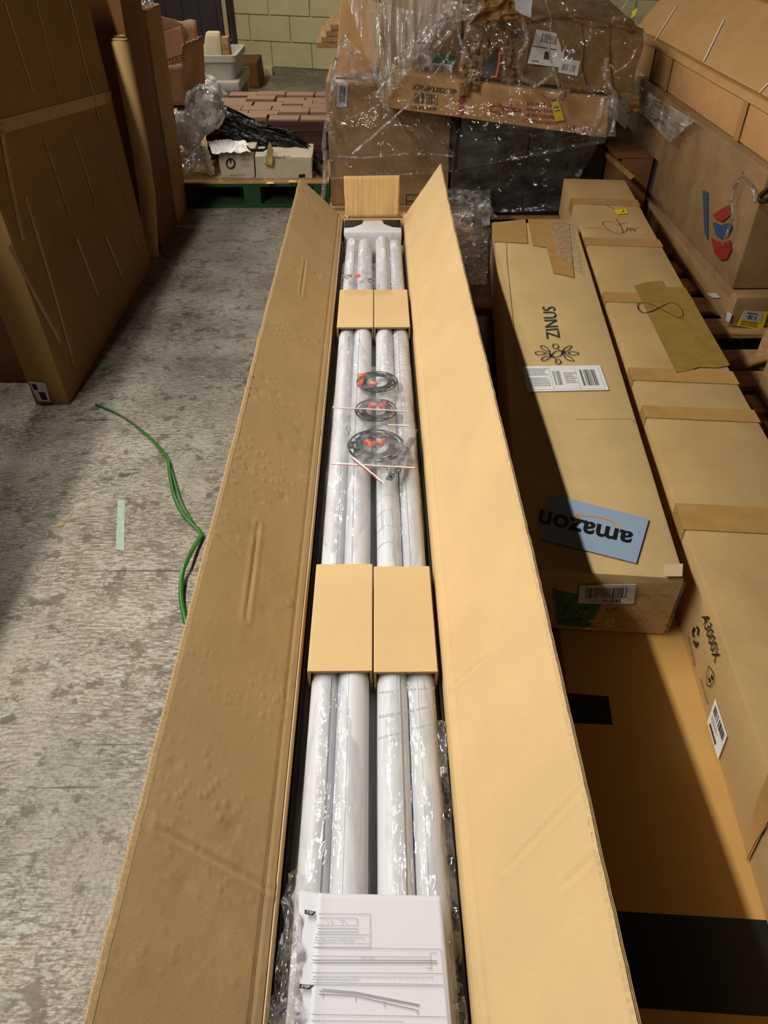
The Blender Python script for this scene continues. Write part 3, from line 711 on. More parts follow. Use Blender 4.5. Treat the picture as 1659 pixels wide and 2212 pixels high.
# ------------------------------------------------------------------ instruction leaflet
lf = thing('instruction_leaflet', 'folded white printed instruction leaflet lying on the tubes at the near end', 'leaflet', (-.01, .35, .41))
ZPg = .4155
def page(corners, zoff, amp, seed, name='page', curl=0.0):
    q = Quad(*[PZ(x, y, ZPg+zoff) for x, y in corners])
    vs, fs = grid_geo(30, 30, lambda u, v: q.at(u, v)+V((0, 0, amp*nz((u*1.3, v*1.3, seed), 1.8)+curl*max(0, .12-u)**2*60)))
    o = wpart(name, vs, fs, 'paper', lf, True); s_ = o.modifiers.new('t', 'SOLIDIFY'); s_.thickness = .0004; return q, o
qb, pb_ = page(((632, 2290), (980, 2290), (720, 1935), (648, 1922)), -.004, .001, 3); pb_['label'] = 'back page showing along the left edge'
qb = Quad(*[PZ(x, y, ZPg-.0005) for x, y in ((632, 2290), (700, 2290), (700, 1926), (648, 1922))])
qf, pf = page(((664, 2290), (982, 2290), (953, 1935), (688, 1930)), .001, .0008, 9, curl=.003); pf['label'] = 'front page with step drawings'
def on(x, y, z=ZPg+.0036): return PZ(x, y, z)
f7 = lambda x, y: (560+x/3.318, 1850+y/3.318)
def L7(*p): return [on(*f7(x, y)) for x, y in p]
nz_ = V((0, 0, 1))
strokes([L7((425, 410), (793, 412)), L7((793, 412), (790, 652)), L7((390, 650), (790, 652)), L7((405, 557), (785, 562)), L7((380, 652), (1300, 665)), L7((1300, 665), (1322, 915)),
         L7((380, 712), (1218, 722)), L7((370, 832), (1310, 838)), L7((365, 903), (1320, 918)), L7((360, 918), (1325, 928)), L7((1325, 928), (1350, 1195)), L7((350, 1130), (1345, 1150)),
         L7((430, 440), (700, 442)), L7((700, 442), (700, 495)), L7((410, 493), (700, 495)), L7((1222, 695), (1228, 815)), L7((1222, 695), (1270, 686)), L7((1195, 800), (1226, 800))], nz_, .0005, 'print_grey', lf, 'ruled_lines', 0)
strokes([L7((380, 742), (1270, 746)), L7((380, 762), (1270, 762)), L7((430, 962), (680, 980), (1140, 1068)), L7((425, 986), (680, 998), (1135, 1102)), L7((450, 950), (690, 972), (1145, 1062))], nz_, .0010, 'print_grey', lf, 'rail_drawing', 0)
strokes([L7((415, 515), (710, 518)), L7((418, 540), (710, 542)), L7((690, 995), (688, 1040)), L7((455, 975), (452, 1015)), L7((897, 1045), (892, 1082)), L7((1135, 1100), (1130, 1135)),
         L7((510, 460), (520, 480), (528, 462)), L7((575, 458), (598, 456), (592, 478)), L7((612, 462), (620, 476)), L7((487, 462), (490, 474))], nz_, .0006, 'print_grey', lf, 'rail_drawing', 0)
def qtext(s, a, b, c, d, mat='print_grey', name='small_print', bold=0, z=ZPg+.0036): text(s, Quad(*[on(*f7(*p), z) for p in (a, b, c, d)]), mat, lf, name, bold, 0)
qtext('the rear rail, insert the assembled top weight spring, slot 2,', (400, 588), (755, 592), (755, 578), (402, 572))
qtext('lower support inside the curved bottom slot 2', (400, 606), (680, 610), (680, 596), (402, 592))
qtext('be engaged, position firmly into rotated position. Tighten screws', (392, 626), (785, 630), (785, 617), (393, 611))
qtext('86.4in / 2195mm', (725, 727), (825, 729), (825, 718), (725, 716))
qtext('end to the middle part of support rail is not straightened, the respective action can be used to limit, align the respective tracks, make sure 180', (385, 870), (1240, 874), (1240, 860), (386, 852))
qtext('and connected around the shaft with self tapping screws 14 in', (375, 888), (715, 892), (715, 878), (375, 872))
qtext('Loosen screws, place small stops the retaining position, push back the pins and the middle tube toward the bracket', (350, 1185), (1030, 1190), (1030, 1176), (350, 1168))
def steptab(p, s):
    q = Quad(*[on(*f7(*k), ZPg+.004) for k in p]); plate('step_tab', q.c, q.n, 'print_black', lf, .0, .0003)
    text(s, q.sub(.18, .22, .82, .80), 'label_white', lf, 'step_lettering', .01, .0006)
steptab(((325, 412), (385, 424), (408, 396), (326, 381)), 'STEP')
steptab(((286, 944), (360, 954), (392, 924), (288, 912)), 'STEP')
# crumpled film at the near left
def crumple(name, px, z, amp, sc, mat, lab, seed, parent=None, nu=36, nv=50, cat='film'):
    q = Quad(*[PZ(x, y, z) for x, y in px])
    o = sheet('film', q, mat, parent, amp, sc, nu, nv, seed) if parent else sheet(name, q, mat, None, amp, sc, nu, nv, seed)
    if not parent: tag(o, lab, cat)
    return o
crumple('crumpled_film', ((574, 2290), (650, 2290), (655, 1885), (622, 1895)), .392, .024, 20, 'film_clear', 'crumpled clear film tucked between leaflet and left flap', 2, nu=50, nv=90)
crumple('crumpled_film', ((975, 2280), (1012, 2280), (962, 1560), (945, 1560)), .372, .006, 20, 'film_clear', 'clear film bulging along the right wall beside the near tubes', 5, nu=20, nv=80)

# ================================================================== carton with black printed blocks, below the two sealed ones
A5 = math.radians(5.2)
def rot_box(x, y, ang, w, l, z0, z1):
    ex = V((math.cos(ang), -math.sin(ang), 0)); ey = V((math.sin(ang), math.cos(ang), 0)); o = V((x, y, 0))
    return [o+V((0, 0, z0)), o+ex*w+V((0, 0, z0)), o+ex*w+ey*l+V((0, 0, z0)), o+ey*l+V((0, 0, z0)), o+V((0, 0, z1)), o+ex*w+V((0, 0, z1)), o+ex*w+ey*l+V((0, 0, z1)), o+ey*l+V((0, 0, z1))]
bb = thing('printed_carton', 'wide orange-brown carton with black printed blocks under the two sealed cartons', 'carton', (.6, 1.2, 0))
carton('body', rot_box(.315, .10, A5, .64, 2.45, 0, .2185), 'card_brown', bb, bev=.004, amp=.0)
pl22 = ZP(.2185)
q = Qp(pl22, c2(440, 438), c2(745, 452), c2(720, 285), c2(440, 262)); plate('black_print', q.c, q.n, 'print_black', bb, .0006)
q = [pl22.hit(*c2(760, 1548)), pl22.hit(*c2(1660, 1602)), pl22.hit(*c2(1760, 2175)), pl22.hit(*c2(900, 2118))]; plate('black_print', q, V((0, 0, 1)), 'print_black', bb, .0006)
bx = [V((x, y, z)) for x, y, z in boxv(.16, 1.1, 0, .345, 2.76, .185)]
bk = thing('black_carton', 'low black carton in the gap between right flap and branded carton', 'carton', (.3, 2.2, 0))
carton('body', boxv(.175, 1.2, 0, .345, 2.1, .19), 'black_card', bk, bev=.004, amp=.001)
carton('lid', boxv(.20, 2.1, 0, .462, 2.78, .19), 'black_card', bk, bev=.004, amp=.001)

# ================================================================== branded tan carton (ZINUS)
zn = thing('branded_carton', 'tan sealed carton printed ZINUS with a blue-grey sticker at its near end', 'carton', (.45, 1.1, .2190), -math.radians(5.4))
zc_ = rot_box(.300, 1.112, math.radians(5.4), .340, 2.13, .2190, .400)
zc_[2] += V((.015, 0, 0)); zc_[6] += V((.012, 0, 0))
for i in (2, 3): zc_[i] += V((0, 0, .0))
carton('body', zc_, 'card_zin', zn, bev=.010, amp=.0012, cuts=16, nscale=5)
PT = ZP(.4022); nU = V((0, 0, 1))
FRZ = Plane(zc_[0], zc_[1], zc_[4]); FRZ.p = FRZ.p+FRZ.n*.003
# top seam and crushed corner tapes
strokes([[PT.hit(*p) for p in ((1093, 497), (1094, 560), (1100, 620), (1107, 690), (1114, 770), (1118, 830))], [PT.hit(*p) for p in ((1240, 905), (1365, 903), (1368, 912))]], nU, .0022, 'card_a3', zn, 'score_line', .0012)
for px in (((1062, 482), (1135, 474), (1140, 526), (1065, 522)), ((1140, 474), (1228, 474), (1240, 600), (1195, 590), (1180, 535), (1150, 530))):
    plate('tape', [PT.hit(*p) for p in px], nU, 'tape', zn, .0016)
pts = [(1195, 480), (1236, 478), (1262, 598), (1222, 600), (1205, 566), (1198, 530)]
q = Quad(*[PT.hit(*p) for p in ((1205, 560), (1258, 598), (1234, 480), (1188, 480))]); sheet('torn_tape', q, 'film_zip', zn, .0035, 20, 26, 26, 3).location.z = .005
# shipping label
q = Qp(PT, (1140, 847), (1315, 843), (1296, 790), (1128, 792)); lb = label('shipping_label', q, 'label_white', zn)
barcode(q, (.71, .18, .92, .82), 24, lb, seed=3); barcode(q, (.36, .22, .46, .78), 9, lb, 'print_dark', 4)
textlines(q, (.04, .62, .32, .92), 5, lb); textlines(q, (.04, .20, .30, .55), 5, lb, seed=5); textlines(q, (.50, .3, .66, .75), 6, lb, seed=6)
strokes([[q.at(.66, .05), q.at(.66, .95)], [q.at(.96, .06), q.at(.96, .94)], [q.at(.05, .06), q.at(.96, .06)], [q.at(.33, .05), q.at(.33, .95)]], q.n, .0007, 'print_grey', lb, 'rule')
# name and branch emblem
text('ZINUS', Qp(PT, c8(592, 782), c8(566, 622), c8(500, 622), c8(523, 790)), 'print_dark', zn, 'name_print', 0.0, .0008)
def leaf(cx, cy, ang, l=26, w=9):
    o = []
    for k in range(15):
        t = 2*math.pi*k/14; x = l*math.cos(t); y = w*math.sin(t)*(1-.25*math.cos(t)); a = math.radians(ang)
        o.append(PT.hit(*c8(cx+x*math.cos(a)-y*math.sin(a), cy+x*math.sin(a)+y*math.cos(a))))
    return o
em = [leaf(516, 838, 30), leaf(490, 861, 0), leaf(520, 886, -25), leaf(630, 838, -32), leaf(662, 862, 2), leaf(638, 888, 28)]
circ = lambda cx, cy, r: [PT.hit(*c8(cx+r*math.cos(k*.5236), cy+r*.85*math.sin(k*.5236))) for k in range(13)]
em += [circ(569, 826, 15), circ(582, 905, 14)]
em += [smooth_line([PT.hit(*c8(*p)) for p in P]) for P in (((578, 838), (600, 856), (590, 876), (550, 882), (538, 866)), ((572, 893), (552, 872), (570, 852), (610, 850), (618, 862)), ((514, 862), (540, 863), (548, 880)), ((536, 852), (546, 872)), ((640, 862), (612, 862), (604, 850)), ((612, 848), (606, 872)))]
strokes(em, nU, .0032, 'print_dark', zn, 'branch_emblem', .0008)
# blue-grey sticker, upside down
q = Qp(PT, c1(868+15, 730), c1(958, 470), c1(385, 325), c1(310, 585)); lb = label('sticker', q, 'amz', zn, .0024, 'blue-grey sticker with black lettering and orange arc')
PT2 = ZP(.4022+.0026)
text('amazon', Qp(PT2, c1(868, 545), c1(318, 408), c1(303, 488), c1(852, 612)), 'print_black', lb, 'lettering', .022, .0006)
arc = smooth_line([PT2.hit(*c1(*p)) for p in ((792, 522), (750, 485), (690, 462), (620, 450), (560, 448), (516, 455))]); strokes([arc], nU, .0042, 'orange', lb, 'smile_arc', .0006)
strokes([[PT2.hit(*c1(*p)) for p in ((540, 434), (514, 456), (556, 462))]], nU, .0030, 'orange', lb, 'arrow_tip', .0006)
# near end: white number label, green label, faint print, crushed tape
q = Qp(FRZ, c1(540, 960), c1(868, 962), c1(882, 848), c1(552, 855)); lb = label('number_label', q, 'label_white', zn)
barcode(q, (.12, .30, .86, .86), 60, lb, seed=9); text('LPN GS AAB65', q.sub(.20, .10, .56, .23), 'print_black', lb, 'lettering', .0); text('3165', q.sub(.58, .09, .76, .27), 'print_black', lb, 'lettering', .03)
q = Qp(FRZ, c1(425, 1085), c1(605, 1105), c1(690, 950), c1(392, 880)); lb = label('green_label', q, 'green_label', zn, .0010)
strokes([[q.at(.12, .3), q.at(.35, .75)], [q.at(.35, .25), q.at(.6, .6)], [q.at(.6, .2), q.at(.7, .7)], [q.at(.2, .15), q.at(.75, .3)]], q.n, .004, 'print_black', lb, 'dark_print')
text('US', Qp(FRZ, c1(715, 1015), c1(785, 1012), c1(785, 990), c1(705, 988)), 'print_dark', zn, 'name_print', .0, .001)
q = Quad(zc_[0]+V((.0, -.004, .012)), zc_[1]+V((0, -.004, .012)), zc_[5]+V((0, -.004, -.004)), zc_[4]+V((0, -.004, -.004))); sheet('tape_film', q, 'film_wrap', zn, .0028, 14, 50, 26, 4)
q = Qp(PT, c1(1045, 815), c1(1150, 815), c1(1155, 740), c1(1045, 745)); label('corner_tape', q, 'tape_shine', zn, .006, 'whitened torn tape at the near corner')
tape_on(Qp(PT, c1(560, 825), c1(1160, 822), c1(1140, 680), c1(545, 680)), 'tape_pale', zn, lift=.0012) if False else None

# ================================================================== long sealed carton at its right
a3 = thing('marked_carton', 'long sealed brown carton with brown tape bands and a handwritten figure eight', 'carton', (.7, 1.9, .2190), -A5)
ac = rot_box(.588, .10, A5, .300, 3.79, .2190, .390)
ac[5] += V((.0, 0, 0))
carton('body', ac, 'card_a3', a3, bev=.005, amp=.001, cuts=26, nscale=3)
PA = ZP(.3915); exA = V((math.cos(A5), -math.sin(A5), 0)); eyA = V((math.sin(A5), math.cos(A5), 0)); oA = V((.588, .10, 0))
SA = Plane(ac[0], ac[3], ac[4]); SA.p = SA.p+SA.n*.0025
def band(xl, y0, y1, mat='tape', full=True):
    p0, p1 = PA.hit(xl, y1), PA.hit(xl, y0); t0, t1 = (p0-oA).dot(eyA), (p1-oA).dot(eyA)
    f = lambda u, t, z: oA+exA*u+eyA*t+V((0, 0, z))
    q = Quad(f(-.003, t0, .3915), f(.303, t0, .3915), f(.303, t1, .3915), f(-.003, t1, .3915)); o = tape_on(q, mat, a3, 'tape_band', .0008)
    q = Quad(f(-.003, t0, .34), f(-.003, t1, .34), f(-.003, t1, .3920), f(-.003, t0, .3920)); plate('tape_end', q.c, (-exA), mat, a3, -.001, .0009)
for xl, y0, y1 in ((1520, 1090, 1146), (1420, 877, 903), (1390, 795, 822), (1320, 631, 652), (1270, 513, 529), (1240, 428, 441)): band(xl, y0, y1)
ol = [c3(*p) for p in ((640, 1982), (418, 1522), (470, 1502), (566, 1492), (582, 1526), (688, 1530), (925, 1942), (860, 1955), (760, 1952), (700, 1972))]
plate('wide_tape_patch', [PA.hit(*p) for p in ol], nU, 'tape_olive', a3, .0022)['label'] = 'wide olive tape patch with torn ends'
PA8 = ZP(.3915+.0024)
e8 = smooth_line([PA8.hit(*c3(*p)) for p in ((445, 1612), (436, 1635), (455, 1658), (500, 1655), (560, 1630), (615, 1608), (662, 1632), (678, 1672), (655, 1686), (600, 1662), (540, 1630), (490, 1612), (445, 1608), (434, 1628), (470, 1660), (520, 1652), (580, 1618))])
strokes([e8, [PA8.hit(*c3(*p)) for p in ((580, 1652), (640, 1682), (695, 1702))]], nU, .0024, 'marker', a3, 'handwritten_eight', .0008)
strokes([smooth_line([PA.hit(*c3(*p)) for p in P]) for P in (((318, 1180), (262, 1176), (250, 1188), (280, 1222), (330, 1240), (372, 1230), (378, 1214)), ((318, 1160), (345, 1200), (360, 1240)), ((322, 1196), (350, 1188), (382, 1182)), ((376, 1222), (385, 1208), (398, 1226)), ((392, 1226), (406, 1210), (416, 1228), (428, 1212), (445, 1210)), ((268, 1090), (320, 1115), (350, 1130)), ((160, 1210), (250, 1213)))], nU, .0024, 'marker', a3, 'handwriting', .0018)
q = Qp(PA, c3(330, 1140), c3(385, 1135), c3(372, 1110), c3(312, 1116)); label('yellow_label', q, 'yellow', a3, .0026)
strokes([[q.at(.3, .2, .001), q.at(.8, .6, .001)], [q.at(.6, .2, .001), q.at(.7, .9, .001)]], q.n, .002, 'print_black', a3, 'label_mark', .0006)
# near side face: model lettering, recycling marks, barcode label
text('A3000X', Qp(SA, c1(1268, 1040), c1(1345, 1318), c1(1378, 1268), c1(1308, 1018)), 'print_black', a3, 'lettering', .0, .0008)
sa = lambda pts: [SA.hit(*c1(*p)) for p in pts]
strokes([sa(((1222, 1160), (1216, 1130), (1228, 1105))), sa(((1240, 1100), (1250, 1115), (1246, 1150))), sa(((1222, 1180), (1236, 1215), (1248, 1190)))], SA.n, .0075, 'print_black', a3, 'recycling_arrows', .0008)
strokes([smooth_line(sa(((1310, 1330), (1298, 1390), (1298, 1435), (1318, 1448), (1338, 1425), (1342, 1385), (1325, 1350), (1308, 1328))))], SA.n, .0022, 'print_black', a3, 'drop_mark', .0008)
strokes([sa(((1312, 1400), (1318, 1425))), sa(((1326, 1385), (1334, 1408)))], SA.n, .008, 'print_black', a3, 'drop_mark', .0008)
text('www.recycling', Qp(SA, c1(1182, 1150), c1(1222, 1330), c1(1235, 1325), c1(1195, 1148)), 'print_black', a3, 'small_print', 0, .0008)
text('please dispose', Qp(SA, c1(1258, 1410), c1(1300, 1560), c1(1312, 1550), c1(1268, 1405)), 'print_black', a3, 'small_print', 0, .0008)
q = Qp(SA, c2(1305, 435), c2(1368, 655), c2(1420, 520), c2(1350, 300)); lb = label('barcode_label', q, 'label_white', a3, .0012)
barcode(q, (.12, .62, .92, .92), 34, lb, seed=12); textlines(q, (.12, .34, .7, .55), 3, lb, seed=13); textlines(q, (.15, .08, .9, .28), 1, lb, 'print_black', 14, .7)
plate('tape', [SA.hit(*c2(*p)) for p in ((1528, 1190), (1600, 880), (1665, 730), (1740, 860), (1640, 1060), (1545, 1250))], SA.n, 'tape', a3, .0008)
strokes([[SA.hit(*c2(1535, 1248)), SA.hit(*c2(1590, 1140)), SA.hit(*c2(1700, 980))]], SA.n, .002, 'card_dark', a3, 'fold_line', .001)
# ================================================================== low wrapped cartons in the gap beyond
lw = thing('low_carton', 'low brown carton under clear film between right flap tip and branded carton', 'carton', (.45, 3.3, 0))
carton('body', boxv(.20, 2.80, 0, .48, 3.42, .205), 'card_old', lw, bev=.006, amp=.004)
carton('upper_piece', boxv(.24, 3.22, .206, .47, 3.9, .25), 'card_old', lw, bev=.006, amp=.006)
q = Quad((.22, 2.95, .222), (.455, 2.95, .222), (.60, 4.05, .28), (.22, 4.05, .27)); sheet('film_cover', q, 'film_scrunch', lw, .016, 9, 50, 80, 6)
q = Qz(.33, (985, 476), (1075, 482), (1050, 436), (1020, 442)); sheet('film_peak', q, 'film_scrunch', lw, .02, 14, 30, 30, 9)
plate('small_label', [PZ(x, y, .268) for x, y in ((1040, 485), (1056, 484), (1058, 500), (1040, 502))], nU, 'label_grey', lw, .03)

# ================================================================== shrink-wrapped load behind
def pallet(name, lab, x0, y0, x1, y1, z0, z1, mat, n=7, along='x', ang=0, cat='pallet', front='block'):
    t = thing(name, lab, cat, ((x0+x1)/2, (y0+y1)/2, z0), 0)
    h = z1-z0; bt = .018
    wx, wy = x1-x0, y1-y0; L_, B_ = (wx, wy) if along == 'x' else (wy, wx); bw = B_/(n*1.42)
    for i in range(n):
        a = (y0 if along == 'x' else x0)+i*(B_-bw)/(n-1)
        b = (x0, a, z1-bt, x1, a+bw, z1) if along == 'x' else (a, y0, z1-bt, a+bw, y1, z1)
        wbox('deck_board', b, mat, t)
    for i in range(3):
        if along == 'x': a = x0+i*(wx-.10)/2
        else: a = y0+i*(wy-.10)/2
        b = (a, y0, z0+.02, a+.10, y1, z1-bt) if along == 'x' else (x0, a, z0+.02, x1, a+.10, z1-bt)
        if front == 'block':
            for k in range(3):
                if along == 'x': c = y0+k*(wy-.12)/2; b = (a, c, z0+.02, a+.10, c+.12, z1-bt-.001)
                else: c = x0+k*(wx-.12)/2; b = (c, a, z0+.02, c+.12, a+.10, z1-bt-.001)
                wbox('block', b, mat, t)
        else: wbox('stringer', b, mat, t)
    for i in range(3):
        if along == 'x': a = y0+i*(wy-.09)/2; b = (x0, a, z0, x1, a+.09, z0+.0195)
        else: a = x0+i*(wx-.09)/2; b = (a, y0, z0, a+.09, y1, z0+.0195)
        wbox('bottom_board', b, mat, t)
    return t
pallet('wooden_pallet', 'plain wooden pallet under the film-wrapped load of cartons', -.27, 4.21, 1.215, 5.2, 0, .095, 'pallet_wood', 7, 'x')
YW = 4.40
lcb = thing('wrapped_carton', 'large brown carton at the left of the wrapped load, white barcode at its upper left', 'carton', (.08, 4.6, .096))
carton('body', boxv(-.262, YW, .096, .405, 5.1, .72), 'card_old', lcb, bev=.01, amp=.006)
PF = Plane((0, YW-.004, 0), (1, YW-.004, 0), (0, YW-.004, 1))
q = Qp(PF, w2(160, 478), w2(205, 480), w2(212, 372), w2(165, 372)); lb = label('barcode_label', q, 'label_grey', lcb); barcode(q.sub(0, 0, 1, 1), (.2, .2, .8, .85), 10, lb, seed=22)
q = Qp(PF, w2(525, 570), w2(640, 575), w2(645, 515), w2(530, 505)); label('paper_label', q, 'tape_pale', lcb)
pk = [Qp(PF, w2(472, 930), w2(540, 930), w2(540, 872), w2(472, 872)).at(u, v) for u, v in ((0, 0), (1, 0), (1, 1), (0, 1), (0, 0))]
strokes([pk, [pk[0].lerp(pk[3], .5), pk[1].lerp(pk[2], .5)]], V((0, -1, 0)), .004, 'print_black', lcb, 'carton_symbol')
bcs = []
for (x0, x1, z0, z1, lab) in ((.415, .80, .096, .505, 'black glossy carton in the wrapped load, left of the pair below the printed long carton'), (.808, 1.22, .096, .52, 'black glossy carton in the wrapped load, right of the pair below the printed long carton')):
    o = thing('black_display_carton', lab, 'carton', ((x0+x1)/2, 4.7, z0), 0, 'black cartons in the wrapped load'); carton('body', boxv(x0, 4.22, z0, x1, 4.98, z1), 'black_card', o, bev=.006, amp=.003)
    plate('grey_panel', [V((x0+.06, 4.215, z0+.22)), V((x0+.26, 4.215, z0+.22)), V((x0+.26, 4.215, z1-.03)), V((x0+.06, 4.215, z1-.03))], V((0, -1, 0)), plain('charcoal_panel', (44, 46, 42), .4), o, .001)
# brown open piece at the right of the load
op = thing('brown_tray', 'dark red-brown card tray at the right edge of the wrapped load', 'tray', (1.32, 4.3, .1365))
carton('body', boxv(1.232, 3.95, .1365, 1.385, 4.9, .46), 'card_dark', op, bev=.005, amp=.004)
q = [PX(x, y, 1.224) for x, y in (w2(1340, 680), w2(1360, 672), w2(1500, 790), w2(1480, 806))]; plate('light_strip', q, V((-1, 0, 0)), 'tape_pale', op, .004)
wbox('top_flap', (1.20, 3.95, .462, 1.385, 4.8, .468), 'card_dark', op)
# filler carton beneath the long one
fcn = thing('wrapped_carton', 'dark brown filler carton behind the black pair in the wrapped load', 'carton', (.8, 4.8, .52))
carton('body', boxv(.42, 4.62, .5215, 1.18, 5.1, .64), 'card_dark', fcn, bev=.008, amp=.004)
# long printed carton
F0 = [PY(*w2(380, 482), 4.27), PY(*w2(1370, 618), 4.08), PY(*w2(1382, 440), 4.08), PY(*w2(390, 325), 4.27)]
dL = V((.02, .115, 0)); dpt = V((.05, .30, 0))
LC = [F0[0], F0[1], F0[1]+dpt, F0[0]+dL, F0[3], F0[2], F0[2]+dpt, F0[3]+dL]
lg = thing('long_printed_carton', 'long narrow tan carton with black code, red arrow and red warning print', 'carton', tuple((F0[0]+F0[1])/2))
carton('body', LC, 'card_right', lg, bev=.008, amp=.0015, cuts=20)
PL_ = Plane(F0[0], F0[1], F0[3]); PL_.p = PL_.p+PL_.n*.005
ql = lambda *p: Qp(PL_, *[w2(*k) for k in p])
text('X700P338293P', ql((497, 402), (697, 422), (697, 400), (497, 376)), 'print_black', lg, 'code_print', .01, .001)
text('X700P338293P', ql((490, 488), (608, 498), (608, 482), (490, 472)), 'print_black', lg, 'code_print', .01, .001)
q = ql((500, 462), (614, 470), (614, 424), (500, 412)); barcode(q, (0, 0, 1, 1), 26, lg, seed=31)
q = ql((706, 512), (726, 514), (728, 455), (714, 455)); plate('red_arrow', q.c, q.n, 'red_print', lg, .001)
plate('red_arrow', [PL_.hit(*w2(*p)) for p in ((700, 455), (742, 458), (734, 424), (724, 422))], q.n, 'red_print', lg, .0012)
L_ = lambda *p: [PL_.hit(*w2(*k)) for k in p]
strokes([L_((885, 462), (940, 520)), L_((945, 468), (880, 520))], PL_.n, .008, 'red_print', lg, 'red_cross', .001)
strokes([smooth_line(L_((990, 492), (960, 486), (900, 478), (860, 474), (845, 486), (860, 500), (920, 500), (985, 498))), L_((895, 490), (985, 496))], PL_.n, .004, 'red_print', lg, 'knife_drawing', .001)
for s_, a, b, c, d in (('DO NOT USE', (1012, 472), (1135, 480), (1135, 466), (1014, 454)), ('SHARP KNIFE', (1008, 496), (1150, 506), (1150, 492), (1010, 480)), ('NE PAS COUPER', (1002, 520), (1145, 534), (1145, 520), (1004, 504)), ('CONTRAIREMENT', (994, 546), (1150, 560), (1150, 546), (996, 532)), ('CUIDADO', (1190, 578), (1290, 588), (1290, 570), (1190, 556))):
    text(s_, ql(a, b, c, d), 'red_print', lg, 'warning_print', .015, .001)
q = ql((1140, 542), (1182, 536), (1150, 440), (1118, 445)); lb = label('yellow_tag', q, 'yellow', lg, .012); blocks(q, [(.2, .6, .8, .66), (.2, .45, .8, .5), (.1, .92, .9, .99)], lb, 'print_black')
# middle small carton with green label
mc = thing('small_carton', 'small upright brown carton with green-topped barcode label in the wrapped load', 'carton', (.3, 4.5, .722))
carton('body', boxv(.02, 4.41, .7225, .435, 4.85, 1.22), 'card_old', mc, bev=.008, amp=.006)
PM = Plane((0, 4.403, 0), (1, 4.403, 0), (0, 4.403, 1)); qm = lambda *p: Qp(PM, *[w2(*k) for k in p])
q = qm((585, 282), (688, 290), (684, 248), (592, 240)); label('green_label', q, 'green_label', mc)
q = qm((572, 340), (676, 346), (680, 288), (574, 282)); lb = label('barcode_label', q, 'label_white', mc); barcode(q, (.16, .32, .86, .88), 18, lb, seed=41)
q = qm((572, 350), (676, 352), (676, 344), (572, 340)); label('green_strip', q, 'green_label', mc)
ub = thing('upper_carton', 'pale brown carton above the barcode carton at the left of the wrapped load', 'carton', (-.08, 4.7, .722))
carton('body', [V(p) for p in ((-.22, 4.48, .7225), (.005, 4.48, .7225), (.005, 4.9, .7225), (-.22, 4.9, .7225), (-.15, 4.52, 1.22), (.005, 4.52, 1.22), (.005, 4.9, 1.22), (-.15, 4.9, 1.22))], 'card_right', ub, bev=.01, amp=.008)
# pallet board end poking out behind, upper left
pb = thing('crate_boards', 'stacked pale board ends poking out behind the wrapped load', 'boards', (-.2, 5.6, .72))
wbox('riser', (-.20, 5.5, 0, -.02, 5.7, .74), 'card_dark', pb)
for i in range(4): wbox('board', (-.36+.03*i, 5.3, .742+i*.031, .0, 6.0, .770+i*.031), 'pallet_wood_y', pb)
for i in range(4): wbox('upright_slat', (.09+i*.045, 4.86, .95, .13+i*.045, 4.90, 1.5), 'pallet_wood', pb)
# damaged carton on top
D0 = [PY(*w2(700, 340), 4.22), PY(*w2(1498, 425), 4.10), PY(*w2(1545, 140), 4.16), PY(*w2(745, 70), 4.30)]
dp = V((.05, .50, .03))
DC = [D0[0], D0[1], D0[1]+dp, D0[0]+dp, D0[3], D0[2], D0[2]+V((-.10, .45, .10)), D0[3]+V((.0, .45, .16))]
dm = thing('damaged_carton', 'crushed water-stained brown carton with a torn hole at top right of the wrapped load', 'carton', tuple((D0[0]+D0[1])/2))
carton('body', DC, 'card_dirty', dm, bev=.02, amp=.020, cuts=34, nscale=7)
PD = Plane(D0[0], D0[1], D0[3]); PD.p = PD.p+PD.n*.012
qd = lambda *p: Qp(PD, *[w2(*k) for k in p])
q = qd((1015, 285), (1170, 305), (1190, 160), (1055, 132)); lb = label('shipping_label', q, 'label_white', dm, .006)
barcode(q, (.22, .66, .72, .92), 16, lb, seed=51); blocks(q, [(0, .50, .75, .53), (.42, .18, .58, .42), (.1, .08, .3, .11)], lb, 'print_black')
q = qd((1150, 325), (1238, 342), (1252, 275), (1168, 262)); lb = label('barcode_label', q, 'label_white', dm, .007); barcode(q, (.12, .2, .85, .65), 14, lb, seed=52)
# the torn hole: dark cavity, orange rim, ragged flaps
hp = [PD.hit(*w2(*p)) for p in ((835, 235), (890, 228), (900, 262), (885, 340), (835, 345), (810, 325), (830, 290))]
plate('torn_hole', hp, PD.n, 'print_black', dm, .010)
strokes([[PD.hit(*w2(*p)) for p in ((890, 238), (888, 280), (874, 345), (850, 346))], [PD.hit(*w2(*p)) for p in ((785, 325), (808, 338))]], PD.n, .010, plain('orange_rim', (220, 96, 30), .5), dm, 'orange_rim', .012)
for k_, P_ in enumerate((((1030, 88), (1120, 70), (1210, 75), (1300, 112), (1400, 108), (1470, 128), (1530, 140)), ((1250, 110), (1262, 200), (1250, 300), (1275, 400)), ((1150, 375), (1250, 395), (1340, 392), (1440, 430)), ((1030, 150), (1010, 230), (985, 320)), ((1380, 130), (1375, 260), (1390, 400)), ((760, 95), (830, 120), (900, 105), (960, 120)))):
    def _cr(u, v, P_=P_, k_=k_):
        L_ = [PD.hit(*w2(*p)) for p in P_]; i = min(int(u*(len(L_)-1)), len(L_)-2); p = L_[i].lerp(L_[i+1], u*(len(L_)-1)-i)
        return p+V((.004*nz((u*9, k_, 0), 2), -.008-.022*math.sin(v*math.pi)*(.7+.6*nz((u*7, k_, 1), 2)), (v-.5)*.028+.008*nz((u*8, k_, 4), 2)))
    wpart('crumpled_ridge', *grid_geo(40, 6, _cr), 'card_dirty', dm, True)
rnd = random.Random(11)
